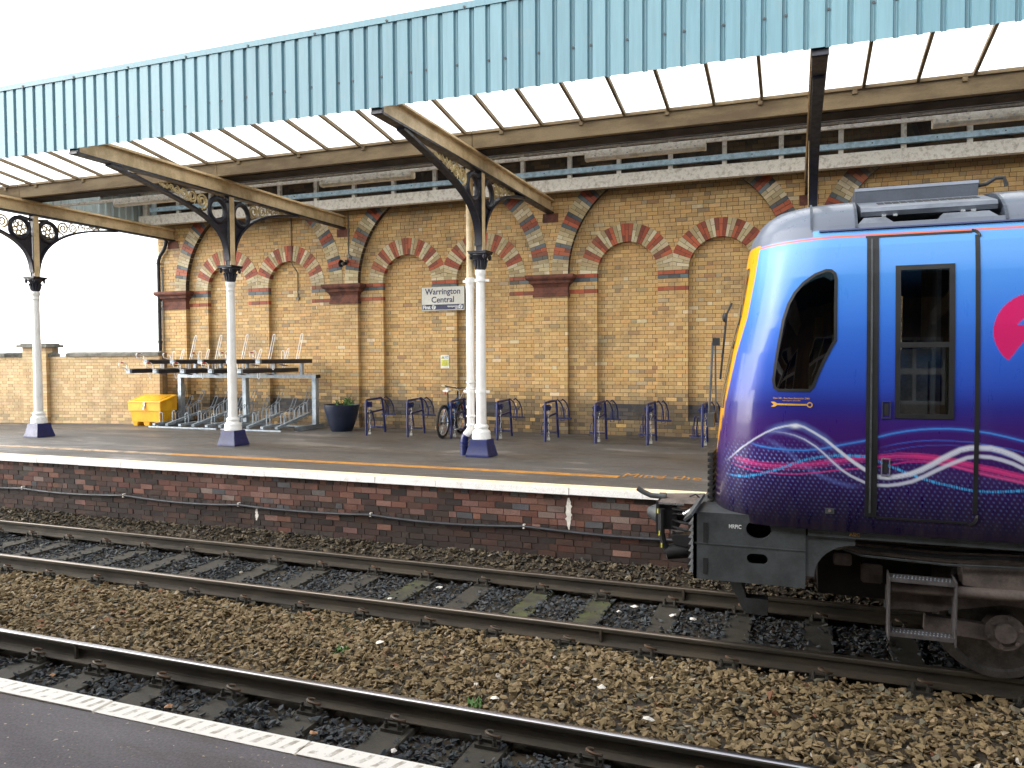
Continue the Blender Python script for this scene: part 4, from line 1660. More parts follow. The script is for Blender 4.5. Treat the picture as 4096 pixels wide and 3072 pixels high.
for cx_, r_ in ((sx0 + .295, .05), (sx1 - .085, .05)):
    cz_ = sz0 + .070
    MB().cyl((cx_, SY - .003, cz_), (cx_, SY - .0045, cz_), r_, n=24).build("emblem", MT['noticewhite'], sg)
    q_ = [(-.022, -.05), (-.008, -.05), (.006, .004), (.03, .004), (.03, .012), (.009, .012), (.018, .034), (.042, .03), (.04, .042), (.008, .046), (-.004, .012), (-.05, .012), (-.05, .004), (-.006, .004)]
    MB().prism([(cx_ + a * .9, cz_ + b_ * .9) for a, b_ in q_], 'y', SY - .0062, SY - .0047).build("emblem_f", MT['signnavy'], sg)
cn = thing("cctv_notice", "small white and yellow camera notice on the brick wall below the station sign", "notice", loc=(-7.37, YB - .01, 2.35))
nx0, nx1, nz0, nz1 = -7.42, -7.215, 2.325, 2.618
NY = YB - .012
MB().box(nx0, nx1, NY, NY + .008, nz0, nz1).build("notice_panel", MT['noticewhite'], cn)
MB().box(nx0 + .012, nx1 - .012, NY - .003, NY - .0005, nz0 + .045, nz0 + .185).build("yellow_panel", MT['noticeyel'], cn)
MB().prism([(nx0 + .016, nz1 - .085), (nx0 + .096, nz1 - .085), (nx0 + .056, nz1 - .015)], 'y', NY - .003, NY - .0005).build("warning_triangle_border", MT['noticegrey'], cn)
MB().prism([(nx0 + .027, nz1 - .079), (nx0 + .085, nz1 - .079), (nx0 + .056, nz1 - .028)], 'y', NY - .005, NY - .0032).build("warning_triangle", MT['noticeyel'], cn)
MB().box(nx0 + .045, nx0 + .07, NY - .007, NY - .0052, nz1 - .068, nz1 - .052).build("camera_symbol", MT['noticegrey'], cn)
put_text('cctv', MT['noticegrey'], (nx0 + .105, NY - .002, nz1 - .055), cn, "lettering", (R(90), 0, 0), .7)
put_text('cctv2', MT['noticegrey'], (nx0 + .105, NY - .002, nz1 - .075), cn, "lettering", (R(90), 0, 0), .8)
for i in range(7):
    w = (.15, .13, .15, .11, .14, .1, .15)[i]
    MB().box((nx0 + nx1) / 2 - w / 2, (nx0 + nx1) / 2 + w / 2, NY - .0045, NY - .0032, nz0 + .058 + i * .018, nz0 + .0635 + i * .018).build("print_line", MT['noticegrey'], cn)

# ================================================================== GRIT BIN


def local(m, o, a):
    c_, s_ = math.cos(a), math.sin(a)
    m.v = [(o[0] + x * c_ - y * s_, o[1] + x * s_ + y * c_, o[2] + z) for x, y, z in m.v]
    return m


gb = thing("grit_bin", "yellow plastic grit bin with padlocked lid against the boundary wall", "bin", loc=(-14.4, 14.2, P))
GO, GA = (-14.62, 14.05, P), .06
WB, DB = .90, .52
m = MB()
vs = []
for z, ins in ((.10, .03), (.36, .0)):
    vs += [(-WB / 2 + ins, ins, z), (WB / 2 - ins, ins, z), (WB / 2 - ins, DB - ins, z), (-WB / 2 + ins, DB - ins, z)]
m.add(vs, MB.BF)
for a, b_ in ((-WB / 2 + .035, -WB / 2 + .2), (-.1, .1), (WB / 2 - .2, WB / 2 - .035)):
    m.add([(a + .02, .05, 0), (b_ - .02, .05, 0), (b_ - .02, DB - .05, 0), (a + .02, DB - .05, 0), (a, .035, .0995), (b_, .035, .0995), (b_, DB - .035, .0995), (a, DB - .035, .0995)], MB.BF)
local(m, GO, GA).build("bin_body", MT['yellowbin'], gb, True, 40, bevel=.014)
m = MB()
m.add([(-WB / 2 - .025, -.025, .361), (WB / 2 + .025, -.025, .361), (WB / 2 + .025, DB + .02, .361), (-WB / 2 - .025, DB + .02, .361),
       (-WB / 2 - .03, -.03, .565), (WB / 2 + .03, -.03, .565), (WB / 2 + .03, DB + .03, .70), (-WB / 2 - .03, DB + .03, .70)], MB.BF)
local(m, GO, GA).build("bin_rim", MT['yellowbin'], gb, True, 40, bevel=.014)
m = MB()
m.add([(-WB / 2 - .045, -.045, .566), (WB / 2 + .045, -.045, .566), (WB / 2 + .045, DB + .035, .705), (-WB / 2 - .045, DB + .035, .705),
       (-WB / 2 - .03, -.03, .60), (WB / 2 + .03, -.03, .60), (WB / 2 + .03, DB + .02, .742), (-WB / 2 - .03, DB + .02, .742)], MB.BF)
m.add([(-WB / 2 + .06, .06, .622), (WB / 2 - .06, .06, .622), (WB / 2 - .06, DB - .06, .724), (-WB / 2 + .06, DB - .06, .724),
       (-WB / 2 + .09, .09, .648), (WB / 2 - .09, .09, .648), (WB / 2 - .09, DB - .09, .744), (-WB / 2 + .09, DB - .09, .744)], MB.BF)
local(m, GO, GA).build("bin_lid", MT['yellowbin'], gb, True, 40, bevel=.014)
local(MB().box(.0, .045, -.055, -.031, .46, .585), GO, GA).build("hasp", MT['chrome'], gb)
local(MB().box(.0, .045, -.078, -.056, .40, .455).torus((.022, -.067, .455), .016, .005, 'y', 10, 5, (1, 1.3), 0, math.pi), GO, GA).build("padlock", MT['chrome'], gb, True)

# ================================================================== TWO TIER CYCLE RACK
rk = thing("two_tier_cycle_rack", "grey steel two tier cycle rack with navy upper trays against the brick wall", "cycle rack", loc=(-12.3, 14.8, P))
for x in (-14.2, -12.25, -10.3):
    MB().box(x - .05, x + .05, 14.72, 14.84, P + .105, 2.105).build("post", MT['galv'], rk)
    f = MB().box(x - .045, x + .045, 14.05, 15.02, P + .002, P + .104).build("foot", MT['galv'], rk)
    MB().box(x - .043, x + .043, 14.045, 14.0495, P + .006, P + .1).build("foot_cap", MT['black'], f)
bmx = MB().box(-14.24, -10.22, 14.69, 14.87, 2.106, 2.19).build("top_beam", MT['galv'], rk)
MB().box(-10.219, -10.214, 14.695, 14.865, 2.11, 2.186).build("beam_cap", MT['black'], bmx)
MB().box(-14.3, -12.32, 13.83, 13.87, P + .002, P + .035).build("floor_rail", MT['galv'], rk)
MB().box(-12.18, -10.55, 13.83, 13.87, P + .002, P + .035).build("floor_rail", MT['galv'], rk)
MB().box(-14.3, -10.4, 15.03, 15.07, P + .002, P + .04).build("floor_rail", MT['galv'], rk)
for k in range(10):
    x = -14.12 + .385 * k
    hi = k % 2
    # lower tier
    z0, z1 = (P + .05, P + (.30 if hi else .09))
    tr = MB()
    tr.bar((x, 13.82, z0 + .03), (x, 15.05, z1 + .03), .075, .055).build("lower_tray", MT['galv'], rk)
    lt = rk.children[-1] if False else None
    h = MB()
    a = x - .045
    b_ = x + .045

    def hoop(pts, r_=.0085):
        h.tube(pts, r_, 6)
    yh = 14.05
    zz = z0 + (z1 - z0) * .2
    hoop([(a, yh, zz), (a, yh, zz + .26), (a + .02, yh, zz + .29), (b_ - .02, yh, zz + .29), (b_, yh, zz + .26), (b_, yh, zz)])
    for xx in (a, b_):
        zb_ = z0 + (z1 - z0) * .7
        hoop([(xx, 14.55, zb_), (xx, 14.55, zb_ + .20), (xx, 14.62, zb_ + .26), (xx, 14.88, zb_ + .36), (xx, 14.94, zb_ + .42), (xx, 15.04, zb_ + .60)])
        hoop([(xx, 14.90, zb_), (xx, 14.89, zb_ + .36)])
        hoop([(xx, 14.74, zb_), (xx, 14.73, zb_ + .30)])
    hoop([(a, 15.04, zb_ + .60), ((a + b_) / 2, 15.05, zb_ + .615), (b_, 15.04, zb_ + .60)])
    hoop([(a, 14.88, zb_ + .36), (b_, 14.88, zb_ + .36)])
    h.build("lower_wheel_hoop", MT['galv'], rk, True, kind='stuff')
    # upper tier
    zu = 2.245 + (.205 if hi else .0)
    y0 = 13.30 if hi else 13.18
    u = MB().box(x - .045, x + .045, y0, 15.12, zu, zu + .085).build("upper_tray", MT['navy_dark'], rk)
    MB().box(x - .052, x + .052, y0 - .002, 15.12, zu + .0855, zu + .1).build("tray_channel", MT['conduit'], u)
    MB().box(x - .055, x + .055, y0 - .06, y0 - .003, zu + .01, zu + .098).build("tray_end", MT['galv'], u)
    hd = MB()
    hd.tube([(x - .05, y0 - .04, zu + .02), (x - .05, y0 - .05, zu + .19), (x - .03, y0 - .12, zu + .23), (x - .03, y0 - .27, zu + .24), (x - .01, y0 - .30, zu + .20), (x, y0 - .29, zu + .14), (x, y0 - .15, zu + .12), (x, y0 - .06, zu + .06)], .0095, 6)
    hn = hd.build("handle", MT['white'], u, True)
    MB().cyl((x - .03, y0 - .165, zu + .237), (x - .03, y0 - .235, zu + .24), .0125, n=8).build("red_grip", MT['red'], hn, True)
    w = MB()
    tz = .58 if hi else .44
    w.tube([(x - .03, 14.62, zu + .1), (x - .03, 14.80, zu + .1 + tz - .04), (x - .018, 14.815, zu + .1 + tz), (x + .018, 14.815, zu + .1 + tz), (x + .03, 14.80, zu + .1 + tz - .04), (x + .03, 14.62, zu + .1)], .0085, 6)
    w.tube([(x - .04, 14.1, zu + .1), (x - .04, 14.1, zu + .26), (x - .02, 14.1, zu + .285), (x + .02, 14.1, zu + .285), (x + .04, 14.1, zu + .26), (x + .04, 14.1, zu + .1)], .0085, 6)
    w.tube([(x - .03, 13.75, zu), (x - .03, 13.75, zu - .10), (x, 13.75, zu - .135), (x + .03, 13.75, zu - .10), (x + .03, 13.75, zu)], .0085, 6)
    w.build("upper_wheel_hoop", MT['white'], u, True)
    MB().bar((x + .01, 14.2, zu - .055), (x + .01, 14.0, zu - .02), .10, .012, (0, .2, 1)).build("tray_latch", MT['navy'], u)
    if hi:
        MB().box(x - .03, x + .03, 14.74, 14.82, 2.191, zu - .001).build("tray_riser", MT['galv'], u)

# ================================================================== PLANTER AND SHRUB
pp = thing("planter", "dark blue round tapered planter pot standing against the brick wall", "planter", loc=(-9.42, 14.55, P))
MB().lathe([(.22, P + .001), (.235, P + .012), (.30, P + .20), (.36, P + .40), (.40, P + .56), (.40, P + .585), (.375, P + .585), (.37, P + .54)], -9.42, 14.50, 32).build("pot", MT['pot'], pp, True, 50)
MB().lathe([(.10, P + .515), (.36, P + .515), (.372, P + .535), (.1, P + .55)], -9.42, 14.50, 24).build("soil", MT['soil'], pp)
sh = thing("shrub", "low bright green shrub growing in the blue planter pot", "shrub", loc=(-9.35, 14.5, P + .53))
MT['leaf'] = colmat("shrub_leaf", .5, 60, (.8, 1.2), None, 0, .4)
m = MB()
for i in range(520):
    cx_, cy_, cz_, rr = random.choice(((-9.20, 14.44, P + .62, .13), (-9.12, 14.40, P + .60, .10), (-9.28, 14.50, P + .65, .10), (-9.55, 14.55, P + .60, .10), (-9.40, 14.6, P + .60, .12), (-9.2, 14.4, P + .68, .08)))
    d = Vector((random.gauss(0, 1), random.gauss(0, 1), random.gauss(0, .7))).normalized() * rr * random.uniform(.3, 1.1)
    c_ = Vector((cx_, cy_, cz_)) + d
    t_ = Vector((random.gauss(0, 1), random.gauss(0, 1), random.gauss(.3, .6))).normalized()
    s_ = t_.cross(Vector((random.gauss(0, 1), random.gauss(0, 1), 1))).normalized()
    l, w = random.uniform(.022, .042), random.uniform(.008, .014)
    cl = jit(random.choice([rgb(70, 112, 44), rgb(52, 92, 38), rgb(92, 134, 60), rgb(44, 74, 34)]), .15)
    m.add([c_, c_ + t_ * l * .5 + s_ * w, c_ + t_ * l, c_ + t_ * l * .5 - s_ * w], [(0, 1, 2, 3)], cl)
m.build("foliage", MT['leaf'], sh)
m = MB()
for i in range(14):
    a = random.uniform(0, 6.28)
    m.tube([(-9.35 + .1 * math.cos(a), 14.5 + .1 * math.sin(a), P + .53), (-9.33 + .18 * math.cos(a), 14.48 + .16 * math.sin(a), P + .62), (-9.3 + .24 * math.cos(a), 14.46 + .2 * math.sin(a), P + .68 + random.uniform(0, .18))], [.005, .004, .002], 5)
m.build("stems", MT['soil'], sh)

# ================================================================== BLUE CYCLE STANDS


def arc(c, r_, a0, a1, n, ax):
    out = []
    for i in range(n + 1):
        a = a0 + (a1 - a0) * i / n
        out.append((c[0] + (r_ * math.cos(a) if ax == 'x' else 0), c[1] + (r_ * math.cos(a) if ax == 'y' else 0), c[2] + r_ * math.sin(a)))
    return out


def make_stand(label):
    """round its own origin: front post at (0,0), rear post 0.8 m behind"""
    t = thing("cycle_stand", label, "cycle stand", "blue cycle stands along the wall", world=False)
    m = MB().tube([(0, 0, 0), (0, 0, .68)] + [(0, .06 - .06 * math.cos(a), .68 + .06 * math.sin(a)) for a in (.4, .8, 1.2, 1.57)] + [(0, .30, .748), (0, .62, .752)] + [(0, .62 + .05 * math.sin(a), .702 + .05 * math.cos(a)) for a in (.4, .8, 1.2)] + [(0, .70, .62), (0, .80, 0)], .0235, 12)
    m.build("hoop_frame", MT['navy'], t, True)
    MB().cyl((0, .018, .46), (0, .712, .50), .020, n=10).build("cross_bar", MT['navy'], t, True)
    b = MB().box(-.055, .055, .03, .18, .59, .70)
    b.build("lock_box", MT['navy'], t, True, 40, bevel=.008)
    MB().cyl((-.085, .10, .655), (.09, .10, .655), .022, n=10).build("lock_barrel", MT['navy'], t, True)
    for s, zz in ((1, .40), (-1, .12)):
        h = MB()
        x0 = s * .30
        h.cyl((0, .66 if s > 0 else .70, zz), (x0 + s * .02, .66 if s > 0 else .70, zz), .018, n=8)
        for yy in (.64, .76):
            pts = [(x0 - s * .03 * 0, yy, zz)]
            pts = [(s * .16 + .0, yy, zz), (s * .155, yy - .02, zz + .16), (s * .13, yy - .10, zz + .30), (s * .09, yy - .22, zz + .385), (s * .06, yy - .30, zz + .37)]
            pts = [(s * (.24 if yy > .7 else .17), yy, zz), (s * (.24 if yy > .7 else .17), yy - .03, zz + .17), (s * (.22 if yy > .7 else .15), yy - .12, zz + .31), (s * (.19 if yy > .7 else .12), yy - .26, zz + .385), (s * (.18 if yy > .7 else .11), yy - .33, zz + .36)]
            h.tube(pts, .0125, 8)
        h.build("wheel_holder", MT['navy'], t, True)
        g = MB()
        for xx in (s * .17, s * .24):
            g.tube([(xx, .61, zz + .2), (xx, .52, zz + .18), (xx, .46, zz + .06), (xx, .44, zz - .03)], .007, 6)
        g.tube([(s * .17, .44, zz - .03), (s * .24, .44, zz - .03)], .007, 6)
        g.build("wheel_guard", MT['navy'], t, True)
    # chain with padlock
    c = MB()
    for k in range(13):
        z = .585 - k * .038
        wob = .008 * math.sin(k * 1.3)
        c.torus((.045 + wob, .075, z), .013, .0042, 'x' if k % 2 else 'y', 8, 5, (.7, 1.5))
    ch = c.build("chain", MT['chrome'], t, True)
    MB().box(.02, .07, .062, .088, .02, .075).torus((.045, .075, .08), .016, .005, 'y', 10, 5, (1, 1.6), 0, math.pi).build("chain_padlock", MT['padlock'], ch, True)
    return t


CS = ["blue steel cycle stand standing next to the round planter", "blue steel cycle stand between the planter side stand and the parked bicycle", "blue steel cycle stand that the mountain bicycle leans into",
      "blue steel cycle stand just past the column with the downpipe", "second blue cycle stand past the column with the downpipe", "third blue cycle stand past the column with the downpipe", "fourth blue cycle stand past the column with the downpipe", "blue steel cycle stand half hidden by the train nose"]
SXS = [-8.355, -7.40, -6.43, -5.45, -4.47, -3.49, -2.52, -1.55]
st0 = make_stand(CS[0])
st0.location = (SXS[0], 13.76, P)
for i in range(1, 8):
    o = copy_tree(st0, (SXS[i], 13.77 + .012 * i, P), CS[i], random.uniform(-.03, .03))
st0.rotation_euler = (0, 0, .01)

# ================================================================== BICYCLE
bk = thing("mountain_bicycle", "blue mountain bicycle with white saddle parked in a blue cycle stand", "bicycle", loc=(-6.60, 13.5, P))
BO, BA = Vector((-6.585, 13.72, P)), R(90 + 4.5)
bxx = Vector((math.cos(BA), math.sin(BA), 0))
bsd = Vector((bxx.y, -bxx.x, 0))           # to the rider's right
lean = .05


def BP(f, h, s=0.0):
    """f forward from the rear hub, h height, s sideways"""
    v = BO + bxx * f + bsd * (s + lean * h)
    return (v.x, v.y, P + h)


WR = .335
for nm, f in (("rear", 0.0), ("front", 1.06)):
    tp, rp = [], []
    for i in range(36):
        a = i / 36 * 2 * math.pi
        tp.append(BP(f + (WR - .024) * math.cos(a), WR + (WR - .024) * math.sin(a)))
        rp.append(BP(f + (WR - .062) * math.cos(a), WR + (WR - .062) * math.sin(a)))
    w = MB().tube(tp, .025, 8, True).build("wheel", MT['black'], bk, True, label="wheel with knobbly black tyre")
    kn = MB()
    for i in range(72):
        a = i / 72 * 2 * math.pi
        kn.bar(BP(f + WR * .995 * math.cos(a), WR + WR * .995 * math.sin(a), -.018 if i % 2 else .004), BP(f + WR * .995 * math.cos(a), WR + WR * .995 * math.sin(a), -.004 if i % 2 else .018), .012, .012)
    kn.build("tread", MT['black'], w)
    MB().tube(rp, .013, 8, True).build("rim", MT['chrome'], w, True)
    sp_ = MB()
    for i in range(28):
        a = i / 28 * 2 * math.pi
        sp_.tube([BP(f + .02 * math.cos(a + 1.2), WR + .02 * math.sin(a + 1.2), .02 if i % 2 else -.02), BP(f + (WR - .07) * math.cos(a), WR + (WR - .07) * math.sin(a))], .0016, 4)
    sp_.build("spokes", MT['chrome'], w)
    MB().cyl(BP(f, WR, -.05), BP(f, WR, .05), .022, n=10).build("hub", MT['chrome'], w, True)
    MB().cyl(BP(f, WR, -.052), BP(f, WR, -.050), .085 if nm == "rear" else .08, n=20).build("brake_disc", MT['conduit'], w, True)
    for a in (1.2, 3.3, 5.4):
        MB().bar(BP(f + .20 * math.cos(a), WR + .20 * math.sin(a)), BP(f + .25 * math.cos(a), WR + .25 * math.sin(a)), .008, .03).build("reflector", MT['orange'], w)
BBk, SEAT, HEAD, HT = (.40, .29), (.22, .70), (.80, .80), (.84, .70)
fm = MB()
fm.tube([BP(*BBk), BP(HT[0], HT[1])], .026, 10)
fm.tube([BP(SEAT[0] + .02, SEAT[1] - .08), BP(HEAD[0], HEAD[1] - .02)], .021, 10)
fm.tube([BP(*BBk), BP(*SEAT)], .018, 10)
for s in (-.055, .055):
    fm.tube([BP(0, WR, s), BP(BBk[0], BBk[1], s * .6)], .010, 8)
    fm.tube([BP(0, WR, s), BP(SEAT[0] + .03, SEAT[1] - .12, s * .5)], .009, 8)
fm.build("frame", MT['bluepaint'], bk, True)
fk = MB()
fk.tube([BP(HT[0] + .015, HT[1] - .04), BP(HEAD[0] - .03, HEAD[1] + .10)], .019, 8)
for s in (-.06, .06):
    fk.tube([BP(HT[0] + .015, HT[1] - .03, s), BP(1.06, WR, s)], .015, 8)
fk.build("fork", MT['blackplastic'], bk, True)
hb = MB().tube([BP(.80, 1.02, -.31), BP(.80, 1.0, -.22), BP(.83, .97, -.05), BP(.83, .97, .05), BP(.80, 1.0, .22), BP(.80, 1.02, .31)], .0125, 8).build("handlebar", MT['blackplastic'], bk, True)
for s in (-1, 1):
    MB().cyl(BP(.80, 1.018, s * .30), BP(.795, 1.03, s * .37), .016, n=8).build("bar_end", MT['sign'], hb, True)
    MB().tube([BP(.81, 1.0, s * .20), BP(.86, .96, s * .24), BP(.86, .96, s * .30)], .008, 6).build("brake_lever", MT['chrome'], hb, True)
    MB().tube([BP(.82, .99, s * .18), BP(.98, 1.0, s * .12), BP(1.0, .90, s * .05), BP(.90, .72, 0)], .0035, 5).build("cable_loop", MT['white'], hb, True)
sd_ = MB()
rings = []
for f, w, h in ((.06, .066, .955), (.10, .075, .965), (.18, .055, .958), (.26, .028, .95), (.33, .018, .945)):
    rings.append([BP(f, h, -w), BP(f, h + .018, -w * .5), BP(f, h + .02, 0), BP(f, h + .018, w * .5), BP(f, h, w), BP(f, h - .03, w * .7), BP(f, h - .03, -w * .7)])
vs = [p_ for r_ in rings for p_ in r_]
fs = []
for i in range(len(rings) - 1):
    for k in range(7):
        fs.append((i * 7 + k, i * 7 + (k + 1) % 7, i * 7 + 7 + (k + 1) % 7, i * 7 + 7 + k))
fs += [tuple(range(6, -1, -1)), tuple(range(len(vs) - 7, len(vs)))]
sd_.add(vs, fs)
sa = sd_.build("saddle", MT['white'], bk, True, 60)
MB().tube([BP(.235, .66), BP(.185, .93)], .014, 8).build("seat_post", MT['blackplastic'], sa, True)
MB().bar(BP(.07, .93), BP(.07, .87), .04, .02).build("rear_reflector", MT['red'], sa)
cr_ = MB()
cr_.cyl(BP(BBk[0], BBk[1], .055), BP(BBk[0], BBk[1], .062), .085, n=20)
cr_.tube([BP(BBk[0], BBk[1], .07), BP(BBk[0] + .10, BBk[1] - .14, .075)], .010, 6)
cr_.tube([BP(BBk[0], BBk[1], -.07), BP(BBk[0] - .10, BBk[1] + .14, -.075)], .010, 6)
ck = cr_.build("crankset", MT['blackplastic'], bk, True)
for a, b_, s in ((.10, -.14, .12), (-.10, .14, -.12)):
    MB().bar(BP(BBk[0] + a - .045, BBk[1] + b_, s), BP(BBk[0] + a + .045, BBk[1] + b_, s), .08, .02).build("pedal", MT['chrome'], ck)
MB().cyl(BP(0, WR, .03), BP(0, WR, .055), .055, .04, 16).build("cassette", MT['conduit'], bk, True)
MB().tube([BP(.0, WR - .03, .06), BP(.03, WR - .12, .06), BP(.07, WR - .16, .06)], .014, 6).build("derailleur", MT['chrome'], bk, True)
MB().tube([BP(.28, .52, .0), BP(.36, .36, .0)], .045, 8).build("shock_cover", MT['blackplastic'], bk, True)
# ================================================================== TRAIN
tr = thing("passenger_train", "blue and purple diesel train with white and pink wave livery at the far platform", "train", loc=(4, TC, 0))
ZW = [(1.20, 1.325), (1.5, 1.352), (1.9, 1.362), (2.3, 1.362), (2.8, 1.348), (3.2, 1.318), (3.42, 1.288), (3.52, 1.262), (3.60, 1.22), (3.68, 1.15), (3.75, 1.05), (3.81, .92), (3.855, .75), (3.885, .52), (3.90, .26), (3.905, .0)]
ZX = [(1.20, -.705), (1.7, -.690), (2.2, -.648), (2.6, -.580), (2.9, -.512), (3.2, -.460), (3.45, -.424), (3.58, -.395), (3.73, -.31), (3.81, -.215), (3.855, -.12), (3.885, -.02), (3.90, .08), (3.905, .14)]
NSE, NA = 3.4, .86


def hw(z):
    return np.interp(z, [a for a, b in ZW], [b for a, b in ZW])


def xn(z):
    return np.interp(z, [a for a, b in ZX], [b for a, b in ZX])


def side_y(x, z, off=0.0):
    """y of the near side of the body at (x, z), off outwards"""
    f = np.clip((xn(z) + NA - x) / NA, 0, .9995)
    return TC - hw(z) * (1 - f ** NSE) ** (1 / NSE) - off


LV = {
    'white1': [(-0.57,1.667),(-0.497,1.736),(-0.41,1.823),(-0.309,1.902),(-0.224,1.958),(-0.153,1.993),(-0.083,2.014),(0.007,2.03),(0.069,2.011),(0.138,1.972),(0.22,1.92),(0.301,1.85),(0.368,1.794),(0.435,1.742),(0.501,1.698),(0.594,1.645),(0.665,1.641),(0.742,1.656),(0.818,1.677),(0.892,1.713),(0.966,1.758),(1.028,1.803),(1.088,1.84),(1.148,1.874),(1.208,1.89),(1.262,1.892),(1.339,1.892),(1.41,1.874),(1.48,1.846),(1.547,1.808),(1.8,1.66),(2.2,1.62),(2.7,1.86),(3.2,1.7),(14,1.75)],
    'white2': [(-0.224,1.954),(-0.153,1.969),(-0.083,1.963),(-0.006,1.946),(0.07,1.915),(0.152,1.862),(0.207,1.813),(0.275,1.746),(0.343,1.684),(0.41,1.64),(0.502,1.597),(0.595,1.58),(0.666,1.581),(0.743,1.595),(0.831,1.621),(0.918,1.668),(0.992,1.714),(1.059,1.752),(1.125,1.786),(1.191,1.817),(1.263,1.83),(1.34,1.826),(1.411,1.809),(1.481,1.785),(1.548,1.75),(1.8,1.6),(2.2,1.56),(2.7,1.8),(3.2,1.65),(14,1.7)],
    'blue1': [(-0.374,1.874),(-0.287,1.85),(-0.181,1.835),(-0.054,1.827),(0.071,1.828),(0.166,1.841),(0.267,1.863),(0.367,1.888),(0.499,1.919),(0.594,1.951),(0.693,1.981),(0.788,2.002),(0.882,2.017),(0.975,2.025),(1.067,2.028),(1.158,2.025),(1.23,2.017),(1.338,2.001),(1.432,1.98),(1.545,1.95),(2.2,1.75),(14,1.8)],
    'dots1': [(-0.563,1.576),(-0.467,1.577),(-0.372,1.589),(-0.272,1.615),(-0.179,1.648),(-0.095,1.682),(-0.005,1.723),(0.078,1.756),(0.167,1.778),(0.268,1.794),(0.368,1.8),(0.5,1.798),(0.6,1.764),(0.69,1.725),(0.741,1.706),(0.792,1.683),(0.856,1.662),(0.918,1.64),(0.993,1.619),(1.073,1.603),(1.152,1.586),(1.225,1.573),(1.303,1.57),(1.374,1.571),(1.461,1.581),(1.551,1.591),(2.2,1.75),(14,1.7)],
    'pink1': [(-0.504,1.735),(-0.395,1.717),(-0.287,1.703),(-0.165,1.697),(-0.039,1.703),(0.099,1.72),(0.235,1.745),(0.369,1.769),(0.5,1.789),(0.596,1.796),(0.727,1.814),(0.854,1.817),(0.978,1.808),(1.07,1.794),(1.162,1.774),(1.264,1.751),(1.371,1.732),(1.459,1.709),(1.549,1.69),(2.2,1.62),(14,1.75)],
    'pink2': [(-0.526,1.689),(-0.431,1.662),(-0.322,1.645),(-0.208,1.634),(-0.095,1.632),(0.031,1.639),(0.168,1.657),(0.336,1.687),(0.501,1.706),(0.69,1.743),(0.791,1.768),(0.917,1.774),(1.04,1.762),(1.132,1.741),(1.223,1.718),(1.342,1.689),(1.46,1.665),(1.55,1.646),(2.2,1.57),(14,1.7)],
    'thin2': [(0.598,1.868),(0.726,1.904),(0.852,1.928),(0.976,1.939),(1.099,1.938),(1.232,1.931),(1.339,1.912),(1.456,1.892),(1.546,1.869),(2.2,1.7)],
    'thin3': [(0.599,1.825),(0.695,1.853),(0.821,1.883),(0.946,1.9),(1.069,1.904),(1.19,1.9),(1.28,1.886),(1.399,1.849),(1.548,1.801),(2.2,1.66)],
    'faint': [(-0.266,1.926),(-0.145,1.87),(-0.054,1.814),(0.03,1.736),(0.099,1.687),(0.202,1.626),(0.304,1.587),(0.404,1.563),(0.502,1.565)],
}
GRAD = [(1.20, (20, 12, 38)), (1.30, (26, 15, 48)), (1.45, (38, 17, 70)), (1.65, (50, 20, 90)), (1.88, (66, 26, 106)), (2.05, (60, 32, 118)), (2.18, (44, 46, 140)), (2.35, (46, 80, 186)), (2.6, (52, 102, 210)), (2.9, (64, 126, 226)), (3.15, (80, 148, 234)), (3.35, (98, 164, 238)), (3.45, (100, 168, 240)), (3.53, (108, 172, 240))]


